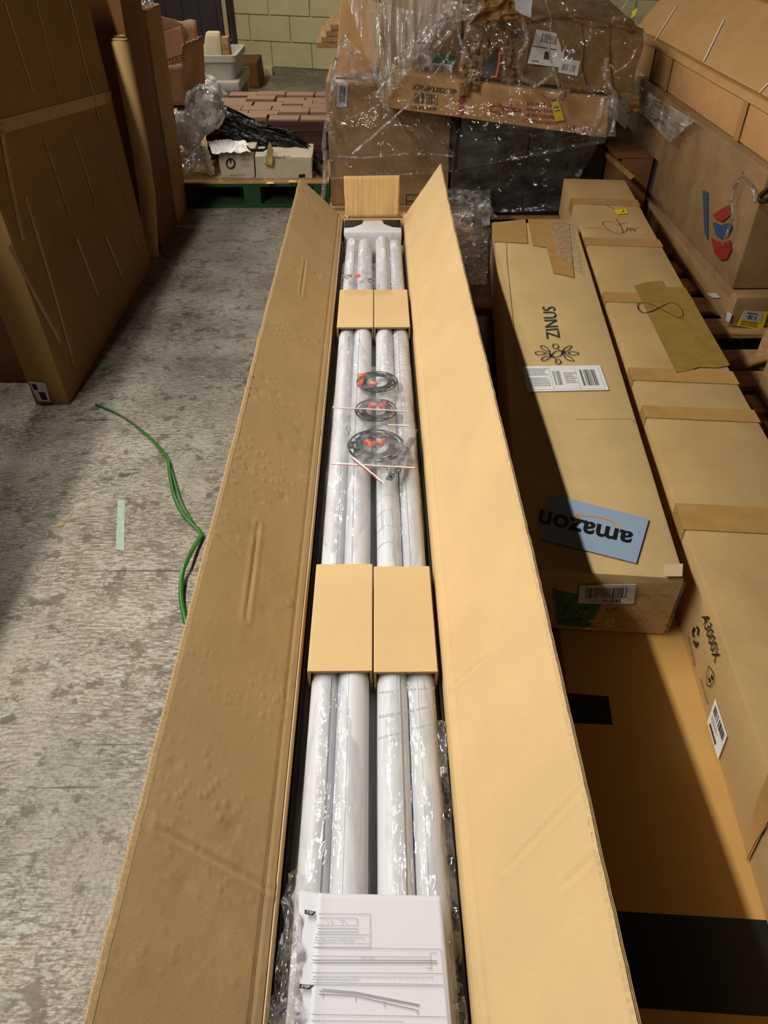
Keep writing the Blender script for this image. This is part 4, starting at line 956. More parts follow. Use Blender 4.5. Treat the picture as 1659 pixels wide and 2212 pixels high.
def shred(c, s, mat, parent, seed, name='torn_piece'):
    def fn(u, v):
        a = (u-.5)*s*1.2; b = (v-.5)*s*1.6
        return c+V((a+s*.35*nz((u*2, v*2, seed), 2), -.012+s*.35*nz((u*2, v*2, seed+3), 2.5), b+s*.4*nz((u*2, v*2, seed+6), 2)))
    vs, fs = grid_geo(7, 8, fn); fs = [f for f in fs if rnd.random() > .10]
    o = wpart(name, vs, fs, mat, parent, True); sm_ = o.modifiers.new('t', 'SOLIDIFY'); sm_.thickness = .003; return o
for i, (x, y, s) in enumerate(((790, 290, .05), (760, 250, .06), (745, 350, .05), (775, 370, .045), (730, 400, .035), (920, 250, .05), (900, 180, .08), (840, 190, .07), (800, 200, .06), (870, 60, .10), (930, 330, .05), (960, 120, .07), (1490, 465, .05), (1180, 410, .04))):
    shred(PD.hit(*w2(x, y)), s, 'card_old' if i % 4 == 1 else 'card_dirty', dm, i*3.3)
q = Quad(*[PY(*w2(*p), 4.05) for p in ((760, 100), (980, 70), (960, 10), (840, -40))]); o = sheet('crushed_flap', q, 'card_dirty', dm, .03, 8, 26, 26, 3); o.modifiers.new('t', 'SOLIDIFY').thickness = .004
q = Quad(*[PY(*w2(*p), 4.02) for p in ((960, 45), (1030, 80), (1040, 0), (950, -60))]); o = sheet('paper_sheet', q, 'label_grey', None, .01, 8, 16, 16, 7); tag(o, 'crumpled pale blue-white paper on top of the crushed carton', 'paper')
# film around the load
fw = thing('stretch_film', 'glossy clear stretch film wrapped loosely round the whole load', 'film', (.4, 4.2, .1))
def fsheet(px, Y, mat, amp, sc, seed, nu=60, nv=60, an=(1, 1), name='film_sheet'):
    q = Quad(*[PY(*w2(*p), Y if not isinstance(Y, tuple) else Y[i]) for i, p in enumerate(px)]); return sheet(name, q, mat, fw, amp, sc, nu, nv, seed, 0, an)
fsheet(((120, 800), (700, 760), (720, 330), (140, 330)), 4.33, 'film_wrap', .010, 6, 1, an=(.6, 1.6))
fsheet(((700, 760), (1360, 640), (1380, 560), (720, 520)), 3.98, 'film_wrap', .008, 6, 4, an=(.6, 1.6))
fsheet(((660, 960), (1170, 940), (1340, 620), (690, 760)), 4.16, 'film_wrap', .012, 5, 8, an=(.8, 1.6))
fsheet(((370, 470), (1380, 620), (1400, 420), (390, 320)), (4.21, 4.02, 4.02, 4.21), 'film_wrap', .010, 8, 12)
fsheet(((390, 350), (720, 350), (760, 60), (560, 90)), (4.2, 4.2, 4.2, 4.2), 'film_wrap', .016, 14, 31)
fsheet(((720, 360), (1000, 380), (1010, 60), (740, 60)), 4.06, 'film_wrap', .016, 14, 15)
fsheet(((1000, 380), (1510, 470), (1545, 130), (1010, 60)), 4.02, 'film_wrap', .014, 8, 19)
fsheet(((1010, 60), (1545, 130), (1440, -20), (1000, -60)), (4.02, 4.05, 4.3, 4.3), 'film_wrap', .018, 9, 21)
fsheet(((370, 470), (470, 330), (540, 60), (200, -30)), 4.22, 'film_pleat', .006, 5, 23, 70, 50, (6, .3), 'pleated_film')
fsheet(((470, 330), (560, 200), (760, 20), (340, -60)), 4.24, 'film_pleat', .008, 5, 27, 70, 50, (6, .3), 'pleated_film')
fsheet(((430, 330), (560, 300), (720, 90), (560, 110)), 4.17, 'film_scrunch', .03, 9, 51, 60, 60)
fsheet(((560, 110), (900, 60), (860, -30), (600, 0)), 4.14, 'film_scrunch', .03, 9, 55, 60, 40)
fsheet(((130, 380), (330, 380), (380, 330), (200, 160)), 4.31, 'film_scrunch', .02, 9, 57, 40, 40)
fsheet(((1290, 600), (1400, 610), (1410, 420), (1340, 430)), 4.0, 'film_scrunch', .02, 9, 59, 30, 40)
def rope(P, w, Y=4.15, seed=0, n=60): strand('film_rope', [PY(*w2(*p), Y) for p in P], w, 'film_scrunch', fw, seed, n)
rope(((850, 40), (740, 80), (640, 100), (520, 190), (440, 260), (400, 330)), .020, 4.16, 1, 80)
rope(((665, 240), (600, 330), (520, 430), (380, 560), (230, 690)), .008, 4.10, 2)
rope(((140, 340), (170, 230), (210, 150)), .016, 4.33, 3)
rope(((150, 340), (250, 345), (370, 360), (340, 420)), .014, 4.30, 4)
rope(((145, 330), (125, 500), (105, 620), (110, 760), (95, 900)), .020, 4.33, 5, 80)
rope(((130, 800), (300, 790), (500, 780), (700, 765), (900, 745), (1000, 720)), .006, 4.30, 6, 80)
rope(((130, 700), (300, 705), (480, 690), (700, 700)), .009, 4.30, 7, 70)
rope(((995, 80), (1010, 180), (975, 260), (985, 340), (1050, 380)), .016, 4.02, 8)
rope(((1095, 0), (1120, 90), (1110, 220), (1150, 370), (1170, 480)), .008, 4.00, 9)
rope(((1505, 210), (1470, 280), (1400, 330)), .007, 3.98, 10)
rope(((1370, 260), (1360, 340), (1410, 440), (1400, 560), (1385, 610)), .016, 3.98, 11)
rope(((560, 560), (680, 690), (790, 840), (900, 900)), .006, 4.3, 12)
rope(((735, 790), (715, 850), (700, 975)), .008, 4.33, 13)
rope(((390, 330), (360, 400), (350, 430), (400, 500)), .012, 4.15, 14)
rope(((700, 120), (720, 200), (760, 280)), .014, 4.15, 15)
rope(((1040, 390), (1080, 370), (1130, 330)), .012, 4.0, 16)
for i, (x, y) in enumerate(((925, 820), (995, 825), (1003, 880), (1090, 850), (1105, 900), (800, 520), (300, 610))): rope(((x, y-12), (x+6, y), (x+2, y+14)), .009, 4.33, 20+i, 12)

# ================================================================== stack on the right
pallet('wooden_pallet', 'weathered slatted pallet under the right-hand stack of cartons', 1.22, 2.70, 2.3, 4.7, 0, .135, 'pallet_wood', 10, 'x', front='stringer')
pallet('wooden_pallet', 'empty pallet nearer the camera, right of the handwritten-eight carton', 1.30, 1.65, 2.2, 2.60, 0, .12, 'pallet_wood', 6, 'x')
pc = thing('loose_board', 'broken curved pale board lying across the nearer right pallet', 'board', (1.5, 2.5, .12))
vs, fs = grid_geo(12, 3, lambda u, v: V((1.33+.6*u, 2.44+.06*v+.05*math.sin(u*3), .122+.05*math.sin(u*math.pi)+.0*v))); o = wpart('board', vs, fs, 'pallet_wood', pc, True); o.modifiers.new('t', 'SOLIDIFY').thickness = .018
wbox('brace', (1.46, 2.42, .14, 1.50, 2.56, .23), 'pallet_wood', pc)
rc = thing('torn_carton', 'brown carton with a torn side at the right frame edge, on the nearer pallet', 'carton', (1.5, 2.0, .12))
carton('body', boxv(1.34, 1.68, .1205, 2.1, 2.28, .30), 'card_old', rc, bev=.01, amp=.01)
lo = thing('taped_carton', 'low brown carton with yellow and white labels at the base of the right stack', 'carton', (1.6, 3, .136))
carton('body', boxv(1.42, 2.76, .1355, 2.3, 4.4, .262), 'card_old', lo, bev=.008, amp=.006)
PN = Plane((1.42, 2.752, 0), (2, 2.752, 0), (1.42, 2.752, 1)); qn = lambda *p: Qp(PN, *[c3(*k) for k in p])
q = qn((962, 1728), (1100, 1750), (1128, 1655), (1000, 1650)); lb = label('yellow_label', q, 'yellow', lo, .002); textlines(q, (.08, .08, .9, .4), 3, lb, 'print_black', 61)
q = qn((985, 1695), (1085, 1712), (1098, 1655), (1000, 1645)); lb = label('white_label', q, 'label_grey', lo, .004); barcode(q, (.2, .15, .75, .6), 12, lb, seed=62); textlines(q, (.2, .7, .9, .95), 1, lb, 'print_black', 63)
PS = Plane((1.416, 3, 0), (1.416, 4, 0), (1.416, 3, 1)); q = Qp(PS, *[c3(*p) for p in ((905, 1700), (925, 1712), (940, 1670), (915, 1655))]); label('side_label', q, 'label_grey', lo, .002)
q = Qp(PS, *[c3(*p) for p in ((835, 1580), (875, 1582), (850, 1556), (805, 1556))]); label('side_label', q, 'label_grey', lo, .002)
bg = thing('logo_carton', 'large film-wrapped brown carton with red and blue emblem in the right stack', 'carton', (1.8, 3.5, .263))
carton('body', boxv(1.42, 2.83, .2665, 2.3, 4.62, .712), 'card_old', bg, bev=.012, amp=.006)  # browner board than the neighbouring cartons, partly standing in for shade here
PB = Plane((1.414, 3, 0), (1.414, 4, 0), (1.414, 3, 1)); hb = lambda pts: [PB.hit(*c3(*p)) for p in pts]
nX = V((-1, 0, 0))
plate('blue_emblem', hb(((780, 1010), (808, 1018), (808, 1275), (792, 1240))), nX, 'blue_print', bg, .001)
plate('red_emblem', hb(((838, 1140), (880, 1110), (922, 1085), (930, 1140), (885, 1178), (848, 1162))), nX, 'red_print', bg, .001)
plate('blue_emblem', hb(((835, 1185), (850, 1180), (880, 1196), (930, 1182), (938, 1205), (915, 1250), (885, 1268), (850, 1245))), nX, 'blue_print', bg, .001)
plate('red_emblem', hb(((828, 1262), (860, 1282), (900, 1288), (930, 1272), (932, 1330), (910, 1375), (880, 1382), (845, 1350))), nX, 'red_print', bg, .001)
q = Quad((1.400, 4.62, .27), (1.400, 2.80, .25), (1.400, 2.80, .74), (1.400, 4.62, .74)); sheet('film_cover', q, 'film_tight', bg, .006, 4, 70, 40, 33, 0, (1.6, .5))
strand('film_rope', [PX(*c3(*p), 1.385) for p in ((1005, 915), (960, 980), (935, 1060), (940, 1140), (920, 1220), (888, 1300))], .010, 'film_scrunch', bg, 5, 50)
strand('film_rope', [PX(*c3(*p), 1.385) for p in ((990, 930), (1040, 990), (1060, 1080))], .008, 'film_scrunch', bg, 6, 30)
q = Quad(PX(*c3(430, 560), 1.38), PX(*c3(620, 760), 1.38), PX(*c3(740, 640), 1.38), PX(*c3(440, 450), 1.38)); sheet('film_pleats', q, 'film_pleat', bg, .008, 6, 40, 40, 35, 0, (.5, 5))
r1 = thing('middle_row_carton', 'long brown carton with a taped lip, middle row of the right stack', 'carton', (1.8, 3.5, .718))
carton('body', boxv(1.45, 2.5, .7185, 2.3, 4.78, .860), 'card_right', r1, bev=.006, amp=.004)
carton('lip', [V(p) for p in ((1.435, 2.5, .8605), (1.60, 2.5, .8605), (1.60, 4.74, .8605), (1.435, 4.74, .8605), (1.455, 2.5, .885), (1.60, 2.5, .885), (1.60, 4.74, .885), (1.455, 4.74, .885))], 'card_right', r1, bev=.004, amp=.003)
for y in (4.45, 4.15, 3.2):
    plate('tape', [V((1.447, y, .72)), V((1.447, y+.05, .72)), V((1.447, y+.05, .86)), V((1.447, y, .86))], nX, 'tape', r1, .003)
t1 = thing('strapped_carton', 'leaning tan carton with white straps, upper row of the right stack', 'carton', (1.8, 3.5, .888))
TC = [V(p) for p in ((1.47, 2.5, .8905), (2.2, 2.5, .8905), (2.2, 4.95, .8905), (1.47, 4.95, .8905), (1.66, 2.5, 1.12), (2.3, 2.5, 1.12), (2.3, 4.95, 1.12), (1.66, 4.95, 1.12))]
carton('body', TC, 'card_right', t1, bev=.006, amp=.004)
PTc = Plane(TC[0], TC[3], TC[4]); PTc.p = PTc.p+PTc.n*.005
for a, b in (((1462, 12), (1415, 86)), ((1564, 42), (1520, 132)), ((1659, 180), (1640, 200)), ((1356, 0), (1345, 18))):
    strokes([[PTc.hit(*a), PTc.hit(*b)]], PTc.n, .010, 'label_white', t1, 'strap', .001)
q = Qp(PTc, *[c3(*p) for p in ((400, 100), (410, 60), (438, 42), (425, 85))]); label('yellow_label', q, 'yellow', t1, .002)
for (y0, y1, lab) in ((2.6, 3.78, 'nearer of the two cartons topping the right stack'), (3.84, 4.9, 'farther of the two cartons topping the right stack')):
    o = thing('top_carton', lab, 'carton', (1.9, (y0+y1)/2, 1.12), 0, 'cartons topping the right stack'); carton('body', boxv(1.68, y0, 1.1205, 2.3, y1, 1.36), 'card_right', o, bev=.006, amp=.004)
sb = [PX(*c3(*p), 1.36) for p in ((1140, 1000), (1100, 1030), (1085, 1050), (1095, 1068), (1140, 1062))]
vs, fs = tube_geo(smooth_line(sb, 4), .010, 8); tag(wpart('black_strap', vs, fs, 'black_card', bg, True))

# ================================================================== left side: tall cartons
def lean(x, y0, y1, h, w, dx, z0=0.0, dy=0.0):
    return [V((x-w, y0, z0)), V((x, y0, z0)), V((x, y1, z0)), V((x-w, y1, z0)), V((x-w+dx, y0+dy, z0+h)), V((x+dx, y0+dy, z0+h)), V((x+dx, y1+dy, z0+h)), V((x-w+dx, y1+dy, z0+h))]
tl = thing('tall_flat_carton', 'tall flat brown carton standing on edge at the left, seams taped lengthwise', 'carton', (-1.25, 3.1, 0))
TL = lean(-1.165, 2.415, 3.77, 1.32, .13, -.045)
carton('body', TL, 'card_tall', tl, bev=.008, amp=.0015, cuts=20)
PTl = Plane(TL[1], TL[2], TL[5]); PTl.p = PTl.p+PTl.n*.0012
def tl_strip(a, b, w, mat='tape_pale', name='tape'): 
    strokes([smooth_line([PTl.hit(*a), PTl.hit(*((a[0]+b[0])/2+random.uniform(-2, 2), (a[1]+b[1])/2)), PTl.hit(*b)], 8)], PTl.n, w, mat, tl, name, .001)
for a, b, w in (((10, 5), (72, 200), .010), ((78, 0), (130, 215), .008), ((150, 0), (215, 260), .012), ((0, 265), (50, 520), .03), ((55, 425), (160, 790), .022), ((95, 300), (150, 470), .010), ((165, 515), (212, 640), .022), ((158, 290), (205, 440), .010), ((228, 510), (265, 600), .022), ((245, 340), (275, 440), .008), ((285, 495), (306, 560), .016), ((20, 530), (130, 740), .025)):
    tl_strip(a, b, w, 'tape_pale')
q = [PTl.hit(*p) for p in ((0, 258), (240, 196), (240, 222), (0, 290))]; plate('tape', q, PTl.n, 'tape_pale', tl, .001)
PTn = Plane(TL[0], TL[1], TL[4]); PTn.p = PTn.p+PTn.n*.006
q = Quad(*[PTn.hit(*p) for p in ((82, 866), (110, 868), (98, 828), (62, 824))]); lb = label('small_label', q, 'label_grey', tl, .001); blocks(q, [(.35, .1, .8, .5), (.1, .6, .4, .9)], lb, 'print_black')
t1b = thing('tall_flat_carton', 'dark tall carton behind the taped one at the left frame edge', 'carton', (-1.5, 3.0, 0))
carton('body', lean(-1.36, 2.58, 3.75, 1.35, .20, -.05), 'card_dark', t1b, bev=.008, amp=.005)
os_ = thing('added_shade_carton', 'unseen tall brown carton added to shade the floor at the left', 'carton', (-1.6, 1.2, 0))
carton('body', lean(-1.175, -.4, 1.67, 1.20, .5, 0), 'card_dark', os_, bev=.01, amp=.005)  # unseen box, added and sized to cast the shadow edge along the floor
os2 = thing('added_shade_carton', 'unseen taller brown carton added to shade the floor before the tall flat carton', 'carton', (-1.6, 1.9, 0))
carton('body', lean(-1.30, 1.69, 2.04, 1.90, .5, 0), 'card_dark', os2, bev=.01, amp=.005)  # second unseen box, added to block lamp light coming through the gap
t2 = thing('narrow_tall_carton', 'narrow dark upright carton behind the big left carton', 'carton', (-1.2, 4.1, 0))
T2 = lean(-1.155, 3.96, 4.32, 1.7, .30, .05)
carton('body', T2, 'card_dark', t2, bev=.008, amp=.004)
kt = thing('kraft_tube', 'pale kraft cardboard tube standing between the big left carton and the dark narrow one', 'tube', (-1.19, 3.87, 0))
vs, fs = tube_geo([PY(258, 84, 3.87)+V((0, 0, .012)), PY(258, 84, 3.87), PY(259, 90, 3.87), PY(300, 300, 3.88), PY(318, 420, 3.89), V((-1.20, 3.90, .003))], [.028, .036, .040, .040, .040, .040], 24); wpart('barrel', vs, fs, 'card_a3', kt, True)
t3 = thing('upright_carton', 'upright brown carton with a peeled tape strip, third along the left side', 'carton', (-1.3, 4.6, 0))
carton('body', lean(-1.15, 4.36, 4.66, 1.035, .32, .03), 'card_old', t3, bev=.008, amp=.008)
strokes([smooth_line([PY(x, y, 4.345) for x, y in ((300, 108), (320, 200), (345, 330), (362, 440))])], V((0, -1, 0)), .022, 'torn_edge', t3, 'peeled_tape')
carton('flap', [V(p) for p in ((-1.47, 4.36, 1.036), (-1.12, 4.36, 1.036), (-1.12, 4.37, 1.036), (-1.47, 4.37, 1.036), (-1.47, 4.50, 1.12), (-1.20, 4.50, 1.12), (-1.20, 4.51, 1.12), (-1.47, 4.51, 1.12))], 'card_pink', t3, bev=.002, amp=.001)
crumple('crumpled_film', ((280, 16), (335, 20), (330, -15), (285, -15)), 1.06, .02, 12, 'film_scrunch', 'crumpled film on top of the third left carton', 31, nu=24, nv=24)
# open pinkish carton
pkc = thing('open_pink_carton', 'pinkish brown open carton with torn front edge and raised flap, on wrapped goods', 'carton', (-1.3, 5.1, .49))
x0, x1, y0, y1, z0, z1 = -1.60, -1.115, 5.0, 5.35, .485, .76
def wob(u, s): return .02*nz((u*4, s, 0), 2)+.012*nz((u*12, s, 0), 2)
for nm, P0, P1, Zt, s_ in (('front_wall', V((x0, y0, z0)), V((x1-.03, y0, z0)), .70, 1), ('side_wall', V((x1-.03, y0, z0)), V((x1+.03, y1, z0)), .80, 5), ('back_wall', V((x1+.03, y1, z0)), V((x0, y1, z0)), .88, 8), ('side_wall', V((x0, y1, z0)), V((x0, y0, z0)), .8, 10)):
    vs, fs = grid_geo(24, 8, lambda u, v: P0.lerp(P1, u)+V((.02*v if nm == 'front_wall' else .03*v*(1 if s_ == 5 else 0), 0, (Zt-z0+wob(u, s_))*v)))
    o = wpart(nm, vs, fs, 'card_pink', pkc, True); o.modifiers.new('t', 'SOLIDIFY').thickness = .004
wbox('bottom', (x0, y0, z0, x1-.03, y1, z0+.006), 'card_pink', pkc)
q = Quad(*[PY(x, y, 5.02) for x, y in ((340, 72), (398, 52), (378, 42), (340, 33))]); o = sheet('raised_flap', q, 'card_pink', pkc, .006, 4, 16, 12, 3); o.modifiers.new('t', 'SOLIDIFY').thickness = .004
q = Quad(*[PY(x, y, 5.05) for x, y in ((398, 100), (408, 80), (402, 60), (388, 46))]); o = sheet('torn_flap', q, 'card_pink', pkc, .008, 4, 12, 12, 6); o.modifiers.new('t', 'SOLIDIFY').thickness = .004
PPk = Plane((0, 4.99, 0), (1, 4.99, 0), (0, 4.99, 1))
q = Qp(PPk, k5(30, 630), k5(260, 565), k5(262, 510), k5(30, 580)); strokes([[q.at(*p) for p in ((0, 0), (1, 0), (1, 1), (0, 1), (0, 0))]], q.n, .004, 'print_black', pkc, 'print_frame', .002); text('ESTERA', q.sub(.06, .2, .94, .82), 'print_black', pkc, 'lettering', .01, .002)
wg = thing('wrapped_goods', 'film-wrapped brown goods under the pinkish open carton', 'wrapped load', (-1.4, 5.1, 0))
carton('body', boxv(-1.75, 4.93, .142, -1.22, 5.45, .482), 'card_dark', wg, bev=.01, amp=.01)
# milky plastic bags
def blob(name, c, r, mat, lab, seed, cat='bag'):
    def fn(u, v):
        th_, ph = u*2*math.pi, (v-.5)*math.pi; d = V((math.cos(th_)*math.cos(ph), math.sin(th_)*math.cos(ph), math.sin(ph)))
        k = 1+.22*nz(d, 1.6, seed)+.14*ridged(d, 4, seed)+.06*ridged(d, 9, seed)
        return V(c)+V((d.x*r[0], d.y*r[1], d.z*r[2]))*k
    vs, fs = grid_geo(48, 30, fn); o = wpart(name, vs, fs, mat, None, True); tag(o, lab, cat); return o
blob('plastic_bag', (-1.155, 4.80, .34), (.10, .09, .15), 'film_white', 'crumpled milky plastic bag hanging below the pinkish open carton', 2, 'bag')
blob('plastic_bag', (-1.04, 5.0, .47), (.10, .12, .12), 'film_white', 'rounded milky plastic bag beside the parquet, above the black film', 5, 'bag')
blob('bubble_film', (-1.36, 6.3, .20), (.20, .25, .20), 'film_white', 'bright crumpled bubble film in front of the grey tubs', 8, 'film')
# ================================================================== green pallet and its load
pallet('green_pallet', 'green painted pallet carrying parquet, black film and torn white cartons', -1.22, 4.66, -.28, 5.9, 0, .14, 'pallet_green', 8, 'x')
o = wbox('deck_sheet', (-1.21, 4.655, .1405, -.285, 5.9, .150), 'pallet_wood'); tag(o, 'thin pale wooden sheet lying on the green pallet', 'board')
pq = thing('parquet_bundle', 'dark stacked parquet bundle on the green pallet behind the white cartons', 'wood bundle', (-.7, 5.5, .15))
for i in range(8): wbox('layer', (-1.08+.006*(i % 2), 5.13+.005*(i % 3), .1505+i*.0275, -.30-.006*(i % 3), 5.92, .1775+i*.0275), 'plank_dark', pq)
rnd = random.Random(5); z0 = .1505+8*.0275+.001; cnt = 0
wm = None
for r in range(6):
    for c in range(4):
        if r == 0 and c < 1: continue
        x = -1.08+c*.20+(.06 if r % 2 else 0); y = 5.14+r*.128
        if x+.19 > -.27: w_l = -.27-x
        else: w_l = .19
        hh = rnd.choice((.010, .012, .022, .026))
        if wm is None: wm = mesh('wooden_plank', boxv(0, 0, 0, 1, 1, 1), BOXF)
        o = put('wooden_plank', wm, 'plank'); o.location = (x+rnd.uniform(-.004, .004), y+rnd.uniform(-.004, .004), z0); o.scale = (w_l, .122, hh); o.rotation_euler = (0, 0, rnd.uniform(-.03, .03))
        tag(o, ('%s reddish parquet board in the %s row on the bundle' % (('leftmost', 'second from left', 'third from left', 'rightmost')[c], ('nearest', 'second nearest', 'third nearest', 'third farthest', 'second farthest', 'farthest')[r])), 'wood plank', 'parquet boards on the bundle')
# black film drape
def drape(u, v):
    A = [PY(*p) for p in ((405, 205, 5.35), (480, 232, 5.15), (560, 262, 5.08), (640, 292, 4.98), (700, 350, 4.85))]
    B = [PY(*p) for p in ((425, 232, 5.02), (470, 290, 5.00), (545, 318, 4.96), (640, 345, 4.90), (690, 384, 4.72))]
    f = lambda L, t: (lambda i: L[i].lerp(L[i+1], t*4-i))(min(3, int(t*4)))
    p = f(A, u).lerp(f(B, u), v); k = V((u*.9, v*2.4, 0))
    return p+V((0, -.03*ridged(k, 3.0, 2)-.012*ridged(k, 7, 5), .022*ridged(k, 3.4, 7)+.01*nz(k, 9, 3)))
vs, fs = grid_geo(90, 46, drape); o = wpart('black_film', vs, fs, 'black_film', None, True); tag(o, 'wrinkled glossy black film draped from parquet down to the white cartons', 'film')
# torn white cartons
def whitebox(nm, lab, x0, x1, y0, y1, h, seed):
    t = thing(nm, lab, 'carton', ((x0+x1)/2, (y0+y1)/2, .151), 0, 'torn white cartons on the green pallet')
    carton('body', boxv(x0, y0, .1505, x1, y1, .15+h), 'white_card', t, bev=.006, amp=.010, nscale=9, cuts=12, seed=seed); return t
wa = whitebox('white_carton', 'left torn white carton with a round black mark on the green pallet', -.935, -.735, 4.74, 5.00, .145, 1)
Pw = Plane((0, 4.732, 0), (1, 4.732, 0), (0, 4.732, 1)); hw = lambda *p: [Pw.hit(*k5(*k)) for k in p]
strokes([hw(*[(690+38*math.cos(a), 1540+46*math.sin(a)) for a in [k*.35 for k in range(19)]]), hw((690, 1500), (690, 1535))], V((0, -1, 0)), .008, 'print_black', wa, 'round_mark', .003)
strokes([hw((785, 1555), (872, 1552)), hw((790, 1500), (870, 1495)), hw((680, 1650), (830, 1640)), hw((680, 1680), (820, 1670))], V((0, -1, 0)), .003, 'print_grey', wa, 'small_print', .003)
q = Quad(*[PZ(*k5(*p), .298) for p in ((520, 1460), (880, 1455), (820, 1310), (480, 1350))]); o = sheet('torn_top', q, 'label_white', wa, .012, 16, 40, 30, 3); 
for i in range(5):
    a = PY(*k5(450+i*14, 1420+i*44), 4.74); shred(a+V((0, 0, 0)), .035, 'white_card', wa, i*2.0, 'torn_layer')
wb = whitebox('white_carton', 'right torn white carton with upside-down lettering on the green pallet', -.725, -.385, 4.72, 5.00, .125, 4)
text('EQUO', Qp(Pw, k5(1250, 1462), k5(1115, 1462), k5(1120, 1492), k5(1248, 1492)), 'print_black', wb, 'lettering', .01, .012)
text('EQUO', Quad(*[PZ(*k5(*p), .287) for p in ((1240, 1345), (1040, 1338), (1040, 1372), (1250, 1375))]), 'print_black', wb, 'lettering', .01, .004)
plate('small_mark', Qp(Pw, k5(1335, 1670), k5(1395, 1665), k5(1395, 1635), k5(1335, 1640)).c, V((0, -1, 0)), 'print_black', wb, .014)
hl = [Pw.hit(*k5(*p)) for p in ((835, 1355), (880, 1395), (1010, 1395), (1060, 1330), (1070, 1380), (1000, 1425), (890, 1425), (850, 1390))]
plate('torn_hole', hl, V((0, -1, 0)), 'print_black', wb, .016)
q = Quad(*[PY(*k5(*p), 4.70) for p in ((1000, 1550), (1085, 1560), (1095, 1420), (1060, 1330))]); o = sheet('torn_layer', q, 'torn_card', wb, .010, 12, 18, 22, 9); o.modifiers.new('t', 'SOLIDIFY').thickness = .003
for x, y, wh in ((330, 1625, 'leftmost torn scrap on the green pallet deck'), (400, 1640, 'torn scrap just left of the round-marked white carton'), (1020, 1735, 'torn scrap in front of the white carton with a hole'), (1230, 1722, 'rightmost torn scrap, before the upside-down lettered carton')):
    c = PZ(*k5(x, y), .152); o = plate('paper_scrap', [c, c+V((.05, 0, 0)), c+V((.045, .03, 0)), c+V((.01, .035, 0))], nU, 'torn_edge', None, .002); tag(o, wh, 'paper scrap', 'scraps on the green pallet')
# ================================================================== grey tubs by the back wall
def tubf(name, lab, x0, x1, y0, y1, z0, z1, mat, tap=.03, rim=.03, cat='tub'):
    t = thing(name, lab, cat, ((x0+x1)/2, (y0+y1)/2, z0))
    def ring(o, z, n=6, r=.05):
        pts = []
        for (cx, cy, a0) in ((x1-o-r, y1-o-r, 0), (x0+o+r, y1-o-r, 1), (x0+o+r, y0+o+r, 2), (x1-o-r, y0+o+r, 3)):
            for k in range(n): a = (a0+k/(n-1))*math.pi/2; pts.append(V((cx+r*math.cos(a), cy+r*math.sin(a), z)))
        return pts
    R = [ring(tap, z0), ring(tap*.4, z1-.05), ring(-.0, z1-.045), ring(0, z1), ring(rim, z1), ring(rim+tap*.4, z0+.03)]
    n = len(R[0]); vs = [p for r_ in R for p in r_]; fs = [(i*n+k, i*n+(k+1) % n, (i+1)*n+(k+1) % n, (i+1)*n+k) for i in range(5) for k in range(n)]
    fs += [tuple(range(n))[::-1], tuple(range(5*n, 6*n))]
    wpart('shell', vs, fs, mat, t); return t
cr = thing('service_cart', 'grey plastic cart base under the tub near the dark door', 'cart', (-1.4, 7.2, 0))
for x, y in ((-1.62, 6.96), (-1.20, 6.96), (-1.62, 7.5), (-1.20, 7.5)): wbox('leg', (x, y, 0, x+.06, y+.06, .20), 'tub', cr)
carton('shelf', boxv(-1.66, 6.92, .2005, -1.12, 7.6, .275), 'tub', cr, bev=.02, amp=0)
tubf('grey_tub', 'grey plastic tub with rounded rim on the cart near the dark door', -1.62, -1.13, 6.97, 7.55, .276, .45, 'tub', .03, .035)
sl = thing('beige_panel', 'rounded beige plastic piece standing in the grey tub', 'plastic part', (-1.33, 7.2, .31))
carton('slab', [V(p) for p in ((-1.46, 7.08, .307), (-1.26, 7.08, .307), (-1.26, 7.16, .307), (-1.46, 7.16, .307), (-1.38, 7.10, .60), (-1.26, 7.10, .60), (-1.26, 7.18, .60), (-1.38, 7.18, .60))], 'tub_beige', sl, bev=.03, amp=0)
wbox('wooden_back', (-1.255, 7.08, .307, -1.20, 7.2, .56), 'pallet_wood', sl)
dc = thing('small_brown_carton', 'small dark brown carton against the base of the back wall', 'carton', (-1.2, 8.2, 0)); carton('body', boxv(-1.36, 8.15, 0, -1.13, 8.6, .22), 'card_dark', dc, bev=.01, amp=.01)
dc2 = thing('small_pale_carton', 'small pale box lying on the floor by the back wall', 'carton', (-1.1, 8.7, 0)); carton('body', boxv(-1.25, 8.78, 0, -1.07, 8.95, .07), 'tub_beige', dc2, bev=.006, amp=.004)
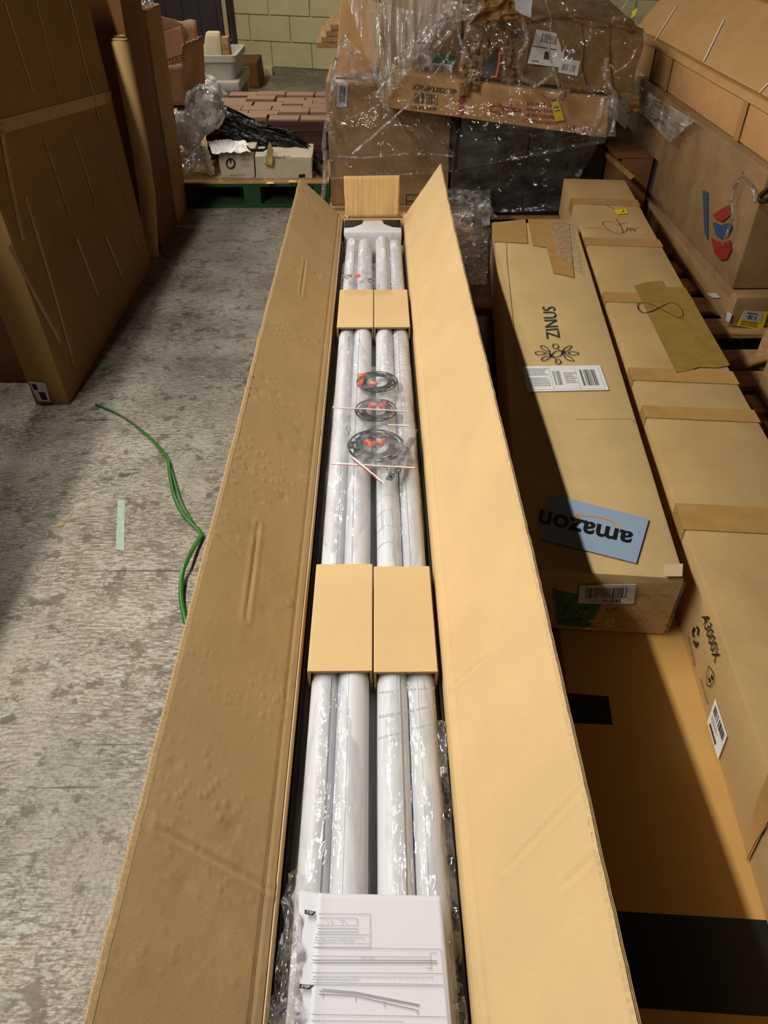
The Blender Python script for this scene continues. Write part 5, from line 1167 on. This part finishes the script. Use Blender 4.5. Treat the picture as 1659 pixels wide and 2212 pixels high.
# ================================================================== strapping and litter on the floor
st = thing('green_strap', 'loose curled green plastic strapping on the floor beside the left flap', 'strapping', tuple(PZ(355, 980, 0)))
def strap(px, zs, w):
    P = smooth_line([PZ(x, y, z) for (x, y), z in zip(px, zs)], 8); vs = []
    for i, p in enumerate(P):
        t = (P[min(i+1, len(P)-1)]-P[max(i-1, 0)]).normalized(); s_ = t.cross(nU).normalized(); tw = .6*math.sin(i*.09); s_ = (s_*math.cos(tw)+nU*math.sin(tw))*w/2
        vs += [p-s_, p+s_]
    o = wpart('strand', vs, [(2*i, 2*i+1, 2*i+3, 2*i+2) for i in range(len(P)-1)], 'strap', st, True); o.modifiers.new('t', 'SOLIDIFY').thickness = .0008
strap(((205, 872), (240, 886), (275, 905), (310, 932), (345, 967), (362, 992), (365, 1020), (375, 1070), (395, 1110), (430, 1145), (436, 1160)), (.008, .007, .010, .016, .02, .02, .02, .025, .022, .012, .01), .011)
strap(((360, 985), (375, 1030), (395, 1090), (425, 1140), (436, 1152)), (.02, .012, .010, .010, .010), .009)
strap(((438, 1150), (420, 1180), (402, 1215), (394, 1240), (391, 1290), (400, 1345)), (.012, .02, .03, .022, .015, .01), .013)
for i, (x, y, s, wh) in enumerate(((240, 962, .008, 'pale litter scrap on the floor left of the curved green strap'), (208, 940, .006, 'tiny pale litter scrap in the shadow left of the green strap'), (285, 1118, .006, 'tiny litter scrap beside the pale green paint mark'), (330, 672, .008, 'tiny litter scrap on the far aisle floor beyond the tall flat carton'), (208, 826, .005, 'tiny litter speck on the dark floor right of the tall carton corner'), (232, 765, .03, 'flat brown tape scrap poking out under the tall flat carton'), (130, 1135, .012, 'dull litter scrap on the shadowed floor, leftmost of the litter'), (170, 848, .005, 'tiny litter speck next to the bottom corner of the tall carton'))):
    c = PZ(x, y, 0); o = plate('litter_scrap', [c+V((s, 0, 0)), c+V((.2*s, s*.8, 0)), c+V((-s, .3*s, 0)), c+V((-.3*s, -.8*s, 0))], nU, 'torn_card' if s < .02 else 'tape_pale', None, .0025, .0022); tag(o, wh, 'litter', 'litter on the aisle floor')
